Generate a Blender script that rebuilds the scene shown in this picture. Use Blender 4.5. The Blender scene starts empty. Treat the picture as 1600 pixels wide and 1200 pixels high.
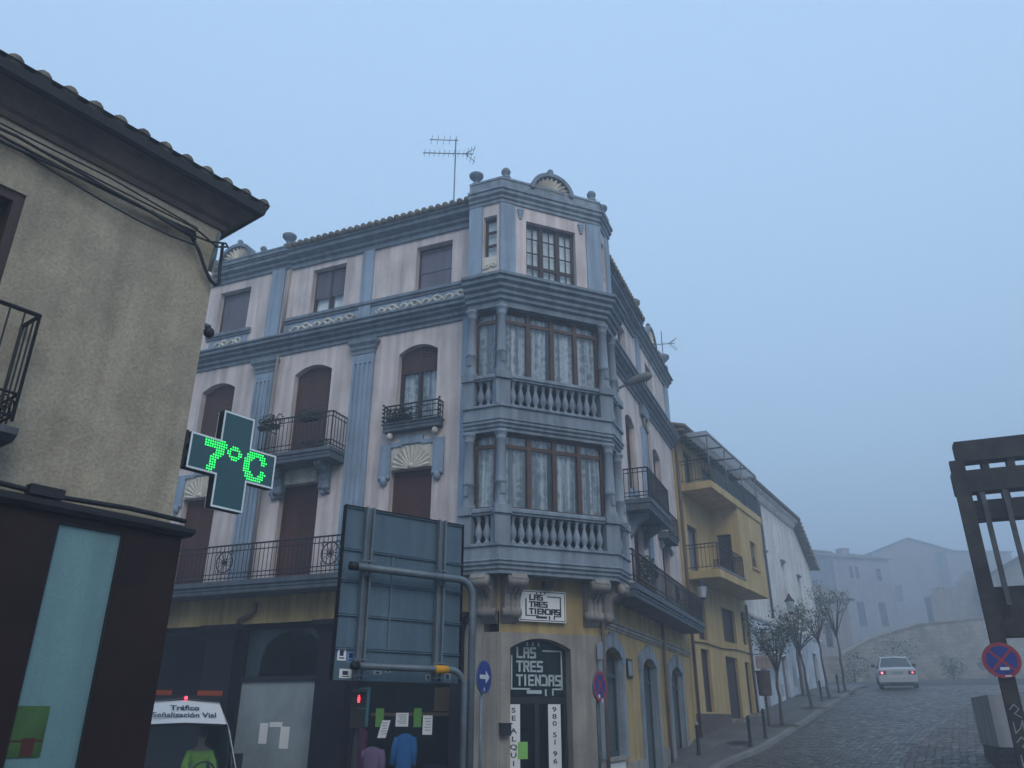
# Foggy dusk street corner: an ornate blue and pink corner building, an ochre house with a pharmacy cross, a street climbing into fog
HAZE = .009; FOGC = (.66,.72,.80); SKYC = (6.0, 8.9, 12.5); SUN = 1.5; EXPO = 0.
import bpy, bmesh, math, random
from mathutils import Vector
random.seed(11)
sc = bpy.context.scene
col = sc.collection
R_ = math.radians

# ------------------------------------------------------------------ helpers
class F:
    """A vertical facade frame: a along the wall, d out of the wall, z up."""
    def __init__(s, o, u, n):
        s.o = o; L = math.hypot(*u); s.u = (u[0]/L, u[1]/L); L = math.hypot(*n); s.n = (n[0]/L, n[1]/L)
    def p(s, a, d, z):
        return (s.o[0]+s.u[0]*a+s.n[0]*d, s.o[1]+s.u[1]*a+s.n[1]*d, z)
    def xy(s, a, d=0.):
        return s.p(a, d, 0)[:2]
    def sub(s, a, d):
        return F(s.xy(a, d), s.u, s.n)

def ang(deg):
    return (math.sin(R_(deg)), math.cos(R_(deg)))
def right_of(u):
    return (u[1], -u[0])

def offset_path(path, d):
    out = []
    for i, p in enumerate(path):
        ns = []
        for q0, q1 in ((i-1, i), (i, i+1)):
            if 0 <= q0 and q1 < len(path):
                dx, dy = path[q1][0]-path[q0][0], path[q1][1]-path[q0][1]
                L = math.hypot(dx, dy); ns.append((dy/L, -dx/L))
        if len(ns) == 1: m = ns[0]
        else:
            k = 1+ns[0][0]*ns[1][0]+ns[0][1]*ns[1][1]
            m = ((ns[0][0]+ns[1][0])/k, (ns[0][1]+ns[1][1])/k)
        out.append((p[0]+m[0]*d, p[1]+m[1]*d))
    return out

class MB:
    def __init__(s): s.v = []; s.f = []; s.sm = []
    def add(s, vs, fs, sm=False):
        o = len(s.v); s.v += [tuple(v) for v in vs]
        s.f += [[i+o for i in f] for f in fs]; s.sm += [sm]*len(fs)
        return s
    def box(s, fr, a0, a1, d0, d1, z0, z1):
        vs = [fr.p(a, d, z) for z in (z0, z1) for d in (d0, d1) for a in (a0, a1)]
        return s.add(vs, [(0,1,3,2),(4,6,7,5),(0,4,5,1),(2,3,7,6),(0,2,6,4),(1,5,7,3)])
    def prism(s, fr, poly, d0, d1, sm=False):
        n = len(poly)
        vs = [fr.p(a, d0, z) for a, z in poly]+[fr.p(a, d1, z) for a, z in poly]
        s.add(vs, [list(range(n)), list(range(2*n-1, n-1, -1))])
        o = len(s.v)-2*n
        for i in range(n):
            j = (i+1) % n
            s.f.append([o+i, o+j, o+n+j, o+n+i]); s.sm.append(sm)
        return s
    def side(s, fr, poly, a0, a1, sm=False):
        """profile in (d, z) extruded along the wall"""
        n = len(poly)
        vs = [fr.p(a0, d, z) for d, z in poly]+[fr.p(a1, d, z) for d, z in poly]
        s.add(vs, [list(range(n)), list(range(2*n-1, n-1, -1))])
        o = len(s.v)-2*n
        for i in range(n):
            j = (i+1) % n
            s.f.append([o+i, o+j, o+n+j, o+n+i]); s.sm.append(sm)
        return s
    def plan(s, pts, z0, z1):
        n = len(pts)
        vs = [(x, y, z0) for x, y in pts]+[(x, y, z1) for x, y in pts]
        fs = [list(range(n)), list(range(2*n-1, n-1, -1))]
        for i in range(n):
            j = (i+1) % n; fs.append([i, j, n+j, n+i])
        return s.add(vs, fs)
    def sweep(s, path, prof):
        rings = []
        for d, z in prof:
            rings.append([(x, y, z) for x, y in offset_path(path, d)])
        m, n = len(prof), len(path)
        vs = [v for r in rings for v in r]; fs = []
        for i in range(m):
            k = (i+1) % m
            for j in range(n-1):
                fs.append([i*n+j, i*n+j+1, k*n+j+1, k*n+j])
        fs.append([i*n for i in range(m)]); fs.append([i*n+n-1 for i in range(m)][::-1])
        return s.add(vs, fs)
    def tube(s, pts, r, n=8, sm=True, closed=False):
        P = [Vector(p) for p in pts]; m = len(P)
        rr = r if isinstance(r, (list, tuple)) else [r]*m
        vs = []; prev = None
        for i in range(m):
            if closed: t = P[(i+1) % m]-P[i-1]
            else: t = P[min(i+1, m-1)]-P[max(i-1, 0)]
            t.normalize()
            if prev is None:
                a = Vector((0,0,1)) if abs(t.z) < .9 else Vector((1,0,0))
                x = t.cross(a).normalized()
            else:
                x = (prev-t*prev.dot(t)).normalized()
            prev = x; y = t.cross(x)
            for k in range(n):
                c, q = math.cos(2*math.pi*k/n), math.sin(2*math.pi*k/n)
                vs.append(tuple(P[i]+(x*c+y*q)*rr[i]))
        fs = []
        for i in range(m if closed else m-1):
            j = (i+1) % m
            for k in range(n):
                k2 = (k+1) % n
                fs.append([i*n+k, i*n+k2, j*n+k2, j*n+k])
        if not closed:
            fs.append(list(range(n))[::-1]); fs.append([(m-1)*n+k for k in range(n)])
        return s.add(vs, fs, sm)
    def lathe(s, c, prof, n=12, sm=True, axis='z', fr=None):
        vs = []; fs = []; m = len(prof)
        for r, h in prof:
            for k in range(n):
                t = 2*math.pi*k/n; x, y = r*math.cos(t), r*math.sin(t)
                if axis == 'z': vs.append((c[0]+x, c[1]+y, c[2]+h))
                elif axis == 'y': vs.append((c[0]+x, c[1]+h, c[2]+y))
                else:
                    q = fr.p(x, h, y); vs.append((c[0]+q[0]-fr.o[0], c[1]+q[1]-fr.o[1], c[2]+q[2]))
        for i in range(m-1):
            for k in range(n):
                k2 = (k+1) % n; fs.append([i*n+k, i*n+k2, (i+1)*n+k2, (i+1)*n+k])
        fs.append(list(range(n))[::-1]); fs.append([(m-1)*n+k for k in range(n)])
        return s.add(vs, fs, sm)
    def ball(s, c, r, n=10, sz=1.):
        m = 6
        prof = [(max(.001, r*math.sin(math.pi*i/m)), -r*sz*math.cos(math.pi*i/m)) for i in range(m+1)]
        return s.lathe(c, prof, n)
    def leaves(s, c, n, rad, size, squash=1., rnd=random):
        for _ in range(n):
            while True:
                p = Vector((rnd.uniform(-1,1), rnd.uniform(-1,1), rnd.uniform(-1,1)))
                if p.length <= 1: break
            p = Vector((p.x*rad, p.y*rad, p.z*rad*squash))+Vector(c)
            t = Vector((rnd.gauss(0,1), rnd.gauss(0,1), rnd.gauss(0,.7))).normalized()
            b = t.cross(Vector((rnd.gauss(0,1), rnd.gauss(0,1), rnd.gauss(0,1)))).normalized()
            L = size*rnd.uniform(.6, 1.3); W = L*.45
            s.add([p-t*L*.5, p+b*W*.5, p+t*L*.5, p-b*W*.5], [(0,1,2,3)])
        return s

def wall(mb, fr, a0, a1, z0, z1, holes, th=.28, d=0.):
    """A wall face with real openings: (a0, a1, z0, z1, rise of the arch)"""
    As = sorted({a0, a1, *[h[0] for h in holes], *[h[1] for h in holes]})
    Zs = sorted({z0, z1, *[h[2] for h in holes], *[h[3] for h in holes]})
    As = [a for a in As if a0 <= a <= a1]; Zs = [z for z in Zs if z0 <= z <= z1]
    for i in range(len(As)-1):
        for j in range(len(Zs)-1):
            ca, cz = (As[i]+As[i+1])/2, (Zs[j]+Zs[j+1])/2
            if any(h[0] < ca < h[1] and h[2] < cz < h[3] for h in holes): continue
            mb.add([fr.p(As[i], d, Zs[j]), fr.p(As[i+1], d, Zs[j]), fr.p(As[i+1], d, Zs[j+1]), fr.p(As[i], d, Zs[j+1])], [(0,1,2,3)])
    for h in holes:
        b0, b1, y0, y1 = h[:4]; rise = h[4] if len(h) > 4 else 0
        N = 10; arc = []
        for k in range(N+1):
            t = k/N; arc.append((b0+(b1-b0)*t, y1-rise*(2*t-1)**2))
        loop = [(b0, y0)]+(arc if rise else [(b0, y1), (b1, y1)])+[(b1, y0)]
        if rise:
            L = [(a, z) for a, z in arc[:N//2+1]]+[(b0, y1)]
            Rr = [(a, z) for a, z in arc[N//2:]]+[(b1, y1)]
            for poly in (L, Rr):
                mb.add([fr.p(a, d, z) for a, z in poly], [list(range(len(poly)))])
        for k in range(len(loop)):
            p, q = loop[k], loop[(k+1) % len(loop)]
            mb.add([fr.p(p[0], d, p[1]), fr.p(q[0], d, q[1]), fr.p(q[0], d-th, q[1]), fr.p(p[0], d-th, p[1])], [(0,1,2,3)])
    return mb

def mesh_of(mb, name, mat, loc=(0,0,0)):
    me = bpy.data.meshes.new(name)
    me.from_pydata([(v[0]-loc[0], v[1]-loc[1], v[2]-loc[2]) for v in mb.v], [], mb.f)
    me.polygons.foreach_set('use_smooth', mb.sm)
    bm = bmesh.new(); bm.from_mesh(me); bmesh.ops.recalc_face_normals(bm, faces=bm.faces); bm.to_mesh(me); bm.free()
    me.materials.append(mat); me.update()
    return me

def base_of(o):
    while o.parent: o = o.parent
    return tuple(o.location)

def tag(o, label, cat, group=None, kind=None):
    o['label'] = label; o['category'] = cat
    if group: o['group'] = group
    if kind: o['kind'] = kind
    return o

def thing(name, label, cat, loc=(0,0,0), group=None):
    o = bpy.data.objects.new(name, None); o.empty_display_size = .2
    col.objects.link(o); o.location = loc
    return tag(o, label, cat, group)

def part(mb, name, mat, parent, label=None):
    o = bpy.data.objects.new(name, mesh_of(mb, name, mat, base_of(parent)))
    col.objects.link(o); o.parent = parent
    if label: o['label'] = label
    return o

def solo(mb, name, mat, label, cat, loc=(0,0,0), group=None, kind=None):
    o = bpy.data.objects.new(name, mesh_of(mb, name, mat, loc)); col.objects.link(o); o.location = loc
    return tag(o, label, cat, group, kind)

def struct(mb, name, mat):
    o = bpy.data.objects.new(name, mesh_of(mb, name, mat)); col.objects.link(o); o['kind'] = 'structure'
    return o

def inst(me, name, parent, world, rz=0., scale=None):
    o = bpy.data.objects.new(name, me); col.objects.link(o); o.parent = parent
    b = base_of(parent); o.location = (world[0]-b[0], world[1]-b[1], world[2]-b[2]); o.rotation_euler = (0,0,rz)
    if scale: o.scale = scale
    return o

def copy_tree(o, parent=None):
    c = o.copy(); col.objects.link(c)
    if parent: c.parent = parent
    for ch in list(o.children): copy_tree(ch, c)
    return c

# --- lettering: letters become flat meshes laid on a surface
_txt = {}
def letters(mb, s, o, ux, uy, size, bold=0., align='CENTER', thick=.004, spacing=1.):
    key = (s, bold, align, spacing)
    if key not in _txt:
        cu = bpy.data.curves.new('lettering', 'FONT'); cu.body = s; cu.align_x = align; cu.offset = bold
        cu.size = 1; cu.resolution_u = 3; cu.space_character = spacing
        ob = bpy.data.objects.new('lettering', cu); col.objects.link(ob)
        dg = bpy.context.evaluated_depsgraph_get(); ev = ob.evaluated_get(dg); me = ev.to_mesh()
        _txt[key] = ([tuple(v.co) for v in me.vertices], [list(p.vertices) for p in me.polygons])
        ev.to_mesh_clear(); bpy.data.objects.remove(ob); bpy.data.curves.remove(cu)
    vs, fs = _txt[key]
    o = Vector(o); ux = Vector(ux); uy = Vector(uy)
    mb.add([tuple(o+ux*(v[0]*size)+uy*(v[1]*size)) for v in vs], fs)
    return mb

# angular stroke letters for the shop's logo
GL = {'L': [[(0,1),(0,0),(.7,0)]],
      'A': [[(0,0),(0,1),(.7,1),(.7,.5),(0,.5)], [(.7,.5),(.7,0)]],
      'S': [[(.7,1),(0,1),(0,.5),(.7,.5),(.7,0),(0,0)]],
      'T': [[(-.05,1),(.75,1)], [(.35,1),(.35,0)]],
      'R': [[(0,0),(0,1),(.7,1),(.7,.5),(0,.5)], [(.35,.5),(.7,0)]],
      'E': [[(.7,1),(0,1),(0,0),(.7,0)], [(0,.5),(.6,.5)]],
      'I': [[(.15,1),(.15,0)]],
      'N': [[(0,0),(0,1)], [(0,1),(.7,0)], [(.7,0),(.7,1)]],
      'D': [[(0,1),(.45,1),(.7,.75),(.7,0),(0,0)]]}
ADV = {'I': .5}
def stroke(mb, pts, w, o, ux, uy):
    o = Vector(o); ux = Vector(ux); uy = Vector(uy)
    for p, q in zip(pts, pts[1:]):
        dx, dy = q[0]-p[0], q[1]-p[1]; L = math.hypot(dx, dy) or 1
        tx, ty = dx/L*w/2, dy/L*w/2; nx, ny = -ty, tx
        P = [(p[0]-tx+nx, p[1]-ty+ny), (q[0]+tx+nx, q[1]+ty+ny), (q[0]+tx-nx, q[1]+ty-ny), (p[0]-tx-nx, p[1]-ty-ny)]
        mb.add([tuple(o+ux*a+uy*b) for a, b in P], [(0,1,2,3)])
def stroke_text(mb, s, x, y, h, w, o, ux, uy, wid=.62):
    for ch in s:
        for pl in GL[ch]:
            stroke(mb, [(x+a*h*wid/.7*1.0, y+b*h) for a, b in pl], w, o, ux, uy)
        x += h*(ADV.get(ch, 1.0)*wid/.7*.7+.3)
    return x

def skin_mesh(verts, edges, radii, name, levels=2, root=0):
    me = bpy.data.meshes.new(name); me.from_pydata(verts, edges, [])
    ob = bpy.data.objects.new(name, me); col.objects.link(ob)
    ob.modifiers.new('s', 'SKIN'); sub = ob.modifiers.new('d', 'SUBSURF'); sub.levels = levels; sub.render_levels = levels
    for i, v in enumerate(me.skin_vertices[0].data):
        r = radii[i]; v.radius = r if isinstance(r, tuple) else (r, r); v.use_root = (i == root)
    dg = bpy.context.evaluated_depsgraph_get(); ev = ob.evaluated_get(dg)
    out = bpy.data.meshes.new_from_object(ev); bpy.data.objects.remove(ob); bpy.data.meshes.remove(me)
    for p in out.polygons: p.use_smooth = True
    return out

# ------------------------------------------------------------------ materials
def _nodes(name):
    m = bpy.data.materials.new(name); m.use_nodes = True
    nt = m.node_tree; b = nt.nodes['Principled BSDF']
    return m, nt, b
def N(nt, t, **kw):
    n = nt.nodes.new(t)
    for k, v in kw.items(): setattr(n, k, v)
    return n
def M(name, c, rough=.85, var=.18, scale=1.3, bump=.15, bscale=45, streak=0., spec=.3, metal=0., fine=.08, stain=None, stain_scale=.7, stain_at=.58, fleck=None):
    m, nt, b = _nodes(name); L = nt.links.new
    geo = N(nt, 'ShaderNodeNewGeometry')
    n1 = N(nt, 'ShaderNodeTexNoise'); n1.inputs['Scale'].default_value = scale; n1.inputs['Detail'].default_value = 6; n1.inputs['Roughness'].default_value = .62
    L(geo.outputs['Position'], n1.inputs['Vector'])
    mr = N(nt, 'ShaderNodeMapRange'); mr.inputs['From Min'].default_value = .3; mr.inputs['From Max'].default_value = .7
    mr.inputs['To Min'].default_value = 1-var; mr.inputs['To Max'].default_value = 1+var
    L(n1.outputs['Fac'], mr.inputs['Value'])
    n2 = N(nt, 'ShaderNodeTexNoise'); n2.inputs['Scale'].default_value = bscale; n2.inputs['Detail'].default_value = 3
    L(geo.outputs['Position'], n2.inputs['Vector'])
    mr2 = N(nt, 'ShaderNodeMapRange'); mr2.inputs['From Min'].default_value = .3; mr2.inputs['From Max'].default_value = .7
    mr2.inputs['To Min'].default_value = 1-fine; mr2.inputs['To Max'].default_value = 1+fine
    L(n2.outputs['Fac'], mr2.inputs['Value'])
    mul = N(nt, 'ShaderNodeMath', operation='MULTIPLY'); L(mr.outputs[0], mul.inputs[0]); L(mr2.outputs[0], mul.inputs[1])
    fac = mul
    if streak:
        mp = N(nt, 'ShaderNodeMapping'); mp.inputs['Scale'].default_value = (5, 5, .35); L(geo.outputs['Position'], mp.inputs['Vector'])
        n3 = N(nt, 'ShaderNodeTexNoise'); n3.inputs['Scale'].default_value = 1.; n3.inputs['Detail'].default_value = 5; L(mp.outputs[0], n3.inputs['Vector'])
        mr3 = N(nt, 'ShaderNodeMapRange'); mr3.inputs['From Min'].default_value = .35; mr3.inputs['From Max'].default_value = .62
        mr3.inputs['To Min'].default_value = 1-streak; mr3.inputs['To Max'].default_value = 1.04
        L(n3.outputs['Fac'], mr3.inputs['Value'])
        m2 = N(nt, 'ShaderNodeMath', operation='MULTIPLY'); L(fac.outputs[0], m2.inputs[0]); L(mr3.outputs[0], m2.inputs[1]); fac = m2
    sc_ = N(nt, 'ShaderNodeVectorMath', operation='SCALE'); L(fac.outputs[0], sc_.inputs['Scale'])
    if stain:
        n4 = N(nt, 'ShaderNodeTexNoise'); n4.inputs['Scale'].default_value = stain_scale; n4.inputs['Detail'].default_value = 8; n4.inputs['Roughness'].default_value = .7
        L(geo.outputs['Position'], n4.inputs['Vector'])
        mr4 = N(nt, 'ShaderNodeMapRange'); mr4.inputs['From Min'].default_value = stain_at-.1; mr4.inputs['From Max'].default_value = stain_at+.1
        L(n4.outputs['Fac'], mr4.inputs['Value'])
        mx = N(nt, 'ShaderNodeMix', data_type='RGBA'); mx.inputs[6].default_value = (*c, 1); mx.inputs[7].default_value = (*stain, 1)
        L(mr4.outputs[0], mx.inputs[0]); base = mx
        if fleck:      # pale trowel scratches
            n6 = N(nt, 'ShaderNodeTexNoise'); n6.inputs['Scale'].default_value = 7; n6.inputs['Detail'].default_value = 9; n6.inputs['Roughness'].default_value = .75; n6.inputs['Distortion'].default_value = 1.6
            L(geo.outputs['Position'], n6.inputs['Vector'])
            r6 = N(nt, 'ShaderNodeMapRange'); r6.inputs['From Min'].default_value = .60; r6.inputs['From Max'].default_value = .72; r6.inputs['To Max'].default_value = .7; L(n6.outputs['Fac'], r6.inputs['Value'])
            mx6 = N(nt, 'ShaderNodeMix', data_type='RGBA'); L(base.outputs[2], mx6.inputs[6]); mx6.inputs[7].default_value = (*fleck, 1); L(r6.outputs[0], mx6.inputs[0]); base = mx6
        L(base.outputs[2], sc_.inputs[0])
    else: sc_.inputs[0].default_value = c
    L(sc_.outputs[0], b.inputs['Base Color'])
    b.inputs['Roughness'].default_value = rough; b.inputs['Metallic'].default_value = metal
    b.inputs['Specular IOR Level'].default_value = spec
    if bump:
        bp = N(nt, 'ShaderNodeBump'); bp.inputs['Strength'].default_value = bump; bp.inputs['Distance'].default_value = .02
        L(n2.outputs['Fac'], bp.inputs['Height']); L(bp.outputs[0], b.inputs['Normal'])
    return m

def MBrick(name, u, c1, c2, mortar, bw, bh, ms=.015, rough=.85, flat=False, bump=.5, offs=.5, bias=0., var=.25):
    """masonry / setts laid along direction u (flat: on the ground)"""
    m, nt, b = _nodes(name); L = nt.links.new
    geo = N(nt, 'ShaderNodeNewGeometry')
    d1 = N(nt, 'ShaderNodeVectorMath', operation='DOT_PRODUCT'); d1.inputs[1].default_value = (u[0], u[1], 0); L(geo.outputs['Position'], d1.inputs[0])
    cb = N(nt, 'ShaderNodeCombineXYZ'); L(d1.outputs['Value'], cb.inputs[0])
    if flat:
        d2 = N(nt, 'ShaderNodeVectorMath', operation='DOT_PRODUCT'); d2.inputs[1].default_value = (u[1], -u[0], 0); L(geo.outputs['Position'], d2.inputs[0]); L(d2.outputs['Value'], cb.inputs[1])
    else:
        sp = N(nt, 'ShaderNodeSeparateXYZ'); L(geo.outputs['Position'], sp.inputs[0]); L(sp.outputs[2], cb.inputs[1])
    nz = N(nt, 'ShaderNodeTexNoise'); nz.inputs['Scale'].default_value = 3; L(geo.outputs['Position'], nz.inputs['Vector'])
    sb = N(nt, 'ShaderNodeVectorMath', operation='SCALE'); sb.inputs['Scale'].default_value = bh*.5; L(nz.outputs['Color'], sb.inputs[0])
    ad = N(nt, 'ShaderNodeVectorMath', operation='ADD'); L(cb.outputs[0], ad.inputs[0]); L(sb.outputs[0], ad.inputs[1])
    br = N(nt, 'ShaderNodeTexBrick'); L(ad.outputs[0], br.inputs['Vector'])
    br.inputs['Color1'].default_value = (*c1, 1); br.inputs['Color2'].default_value = (*c2, 1); br.inputs['Mortar'].default_value = (*mortar, 1)
    br.inputs['Scale'].default_value = 1; br.inputs['Brick Width'].default_value = bw; br.inputs['Row Height'].default_value = bh
    br.inputs['Mortar Size'].default_value = ms; br.inputs['Mortar Smooth'].default_value = .4; br.inputs['Bias'].default_value = bias; br.offset = offs
    n1 = N(nt, 'ShaderNodeTexNoise'); n1.inputs['Scale'].default_value = .9; n1.inputs['Detail'].default_value = 7; n1.inputs['Roughness'].default_value = .65; L(geo.outputs['Position'], n1.inputs['Vector'])
    mr = N(nt, 'ShaderNodeMapRange'); mr.inputs['From Min'].default_value = .3; mr.inputs['From Max'].default_value = .7
    mr.inputs['To Min'].default_value = 1-var; mr.inputs['To Max'].default_value = 1+var; L(n1.outputs['Fac'], mr.inputs['Value'])
    s2 = N(nt, 'ShaderNodeVectorMath', operation='SCALE'); L(br.outputs['Color'], s2.inputs[0]); L(mr.outputs[0], s2.inputs['Scale'])
    L(s2.outputs[0], b.inputs['Base Color']); b.inputs['Roughness'].default_value = rough
    b.inputs['Specular IOR Level'].default_value = .35
    iv = N(nt, 'ShaderNodeMath', operation='SUBTRACT'); iv.inputs[0].default_value = 1; L(br.outputs['Fac'], iv.inputs[1])
    n5 = N(nt, 'ShaderNodeTexNoise'); n5.inputs['Scale'].default_value = 25; L(geo.outputs['Position'], n5.inputs['Vector'])
    ma = N(nt, 'ShaderNodeMath', operation='MULTIPLY_ADD'); ma.inputs[1].default_value = .4; L(n5.outputs['Fac'], ma.inputs[0]); L(iv.outputs[0], ma.inputs[2])
    bp = N(nt, 'ShaderNodeBump'); bp.inputs['Strength'].default_value = bump; bp.inputs['Distance'].default_value = .02
    L(ma.outputs[0], bp.inputs['Height']); L(bp.outputs[0], b.inputs['Normal'])
    return m

def MSett(name, c1, c2, gap, scale=6., stretch=1.3, rough=.55):
    """irregular worn setts: voronoi stones of varied tone with dark joints"""
    m, nt, b = _nodes(name); L = nt.links.new
    geo = N(nt, 'ShaderNodeNewGeometry'); mp = N(nt, 'ShaderNodeMapping'); mp.inputs['Rotation'].default_value = (0,0,R_(27)); mp.inputs['Scale'].default_value = (1., stretch, 1.)
    L(geo.outputs['Position'], mp.inputs['Vector'])
    v = N(nt, 'ShaderNodeTexVoronoi', voronoi_dimensions='2D'); v.inputs['Scale'].default_value = scale; v.inputs['Randomness'].default_value = .65; L(mp.outputs[0], v.inputs['Vector'])
    e = N(nt, 'ShaderNodeTexVoronoi', voronoi_dimensions='2D', feature='DISTANCE_TO_EDGE'); e.inputs['Scale'].default_value = scale; e.inputs['Randomness'].default_value = .65; L(mp.outputs[0], e.inputs['Vector'])
    sp = N(nt, 'ShaderNodeSeparateColor'); L(v.outputs['Color'], sp.inputs[0])
    mx = N(nt, 'ShaderNodeMix', data_type='RGBA'); mx.inputs[6].default_value = (*c1, 1); mx.inputs[7].default_value = (*c2, 1); L(sp.outputs[0], mx.inputs[0])
    mr = N(nt, 'ShaderNodeMapRange'); mr.inputs['From Min'].default_value = .02; mr.inputs['From Max'].default_value = .13; L(e.outputs['Distance'], mr.inputs['Value'])
    m2 = N(nt, 'ShaderNodeMix', data_type='RGBA'); m2.inputs[6].default_value = (*gap, 1); L(mx.outputs[2], m2.inputs[7]); L(mr.outputs[0], m2.inputs[0])
    n1 = N(nt, 'ShaderNodeTexNoise'); n1.inputs['Scale'].default_value = .55; n1.inputs['Detail'].default_value = 8; n1.inputs['Roughness'].default_value = .7; L(geo.outputs['Position'], n1.inputs['Vector'])
    r1 = N(nt, 'ShaderNodeMapRange'); r1.inputs['From Min'].default_value = .3; r1.inputs['From Max'].default_value = .7; r1.inputs['To Min'].default_value = .62; r1.inputs['To Max'].default_value = 1.38; L(n1.outputs['Fac'], r1.inputs['Value'])
    s2 = N(nt, 'ShaderNodeVectorMath', operation='SCALE'); L(m2.outputs[2], s2.inputs[0]); L(r1.outputs[0], s2.inputs['Scale']); L(s2.outputs[0], b.inputs['Base Color'])
    r2 = N(nt, 'ShaderNodeMapRange'); r2.inputs['To Min'].default_value = rough-.2; r2.inputs['To Max'].default_value = rough+.25; L(sp.outputs[1], r2.inputs['Value']); L(r2.outputs[0], b.inputs['Roughness'])
    ad = N(nt, 'ShaderNodeMath', operation='MULTIPLY_ADD'); ad.inputs[1].default_value = .5; L(sp.outputs[2], ad.inputs[0]); L(mr.outputs[0], ad.inputs[2])
    bp = N(nt, 'ShaderNodeBump'); bp.inputs['Strength'].default_value = 1.; bp.inputs['Distance'].default_value = .03; L(ad.outputs[0], bp.inputs['Height']); L(bp.outputs[0], b.inputs['Normal'])
    return m

def MSheet(name, c):
    m = bpy.data.materials.new(name); m.use_nodes = True; nt = m.node_tree; nt.nodes.clear(); L = nt.links.new
    out = N(nt, 'ShaderNodeOutputMaterial'); mx = N(nt, 'ShaderNodeMixShader'); mx.inputs[0].default_value = .65
    df = N(nt, 'ShaderNodeBsdfDiffuse'); tr = N(nt, 'ShaderNodeBsdfTranslucent')
    nz = N(nt, 'ShaderNodeTexNoise'); nz.inputs['Scale'].default_value = 2.; geo = N(nt, 'ShaderNodeNewGeometry'); L(geo.outputs['Position'], nz.inputs['Vector'])
    cr = N(nt, 'ShaderNodeValToRGB'); L(nz.outputs['Fac'], cr.inputs[0]); cr.color_ramp.elements[0].color = (*[x*.8 for x in c], 1); cr.color_ramp.elements[1].color = (*c, 1)
    L(cr.outputs[0], df.inputs[0]); L(cr.outputs[0], tr.inputs[0]); L(df.outputs[0], mx.inputs[1]); L(tr.outputs[0], mx.inputs[2]); L(mx.outputs[0], out.inputs[0])
    return m

def MGlass(name, tint=(.75,.82,.85), ior=1.5):
    m = bpy.data.materials.new(name); m.use_nodes = True; nt = m.node_tree; nt.nodes.clear(); L = nt.links.new
    out = N(nt, 'ShaderNodeOutputMaterial'); mx = N(nt, 'ShaderNodeMixShader')
    tr = N(nt, 'ShaderNodeBsdfTransparent'); tr.inputs[0].default_value = (*tint, 1)
    gl = N(nt, 'ShaderNodeBsdfGlossy'); gl.inputs['Roughness'].default_value = .03; gl.inputs['Color'].default_value = (.9,.9,.9,1)
    lw = N(nt, 'ShaderNodeLayerWeight'); lw.inputs['Blend'].default_value = .5
    pw = N(nt, 'ShaderNodeMath', operation='POWER'); pw.inputs[1].default_value = 5.; L(lw.outputs['Facing'], pw.inputs[0])
    f0 = ((ior-1)/(ior+1))**2
    fr = N(nt, 'ShaderNodeMath', operation='MULTIPLY_ADD'); fr.inputs[1].default_value = 1-f0; fr.inputs[2].default_value = f0; L(pw.outputs[0], fr.inputs[0])
    nz = N(nt, 'ShaderNodeTexNoise'); nz.inputs['Scale'].default_value = 1.2; geo = N(nt, 'ShaderNodeNewGeometry'); L(geo.outputs['Position'], nz.inputs['Vector'])
    bp = N(nt, 'ShaderNodeBump'); bp.inputs['Strength'].default_value = .06; bp.inputs['Distance'].default_value = .05; L(nz.outputs['Fac'], bp.inputs['Height'])
    L(bp.outputs[0], gl.inputs['Normal'])
    L(fr.outputs[0], mx.inputs[0]); L(tr.outputs[0], mx.inputs[1]); L(gl.outputs[0], mx.inputs[2]); L(mx.outputs[0], out.inputs[0])
    return m

def MEmit(name, c, strength):
    m, nt, b = _nodes(name); b.inputs['Base Color'].default_value = (*[x*.3 for x in c], 1)
    b.inputs['Emission Color'].default_value = (*c, 1); b.inputs['Emission Strength'].default_value = strength
    return m

def MLace(name):
    m, nt, b = _nodes(name); L = nt.links.new
    geo = N(nt, 'ShaderNodeNewGeometry'); mp = N(nt, 'ShaderNodeMapping'); mp.inputs['Scale'].default_value = (9, 9, .25); L(geo.outputs['Position'], mp.inputs['Vector'])
    n = N(nt, 'ShaderNodeTexNoise'); n.inputs['Scale'].default_value = 1.; n.inputs['Detail'].default_value = 2; L(mp.outputs[0], n.inputs['Vector'])
    v = N(nt, 'ShaderNodeTexVoronoi', feature='DISTANCE_TO_EDGE'); v.inputs['Scale'].default_value = 4.5; L(geo.outputs['Position'], v.inputs['Vector'])
    vm = N(nt, 'ShaderNodeMath', operation='MULTIPLY'); vm.inputs[1].default_value = .45; L(v.outputs['Distance'], vm.inputs[0])
    ad = N(nt, 'ShaderNodeMath', operation='ADD'); L(n.outputs['Fac'], ad.inputs[0]); L(vm.outputs[0], ad.inputs[1])
    cr = N(nt, 'ShaderNodeValToRGB'); L(ad.outputs[0], cr.inputs[0])
    cr.color_ramp.elements[0].position = .40; cr.color_ramp.elements[0].color = (.52,.55,.58,1)
    cr.color_ramp.elements[1].position = .66; cr.color_ramp.elements[1].color = (.13,.155,.18,1)
    L(cr.outputs[0], b.inputs['Base Color']); b.inputs['Roughness'].default_value = .95
    return m

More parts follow.
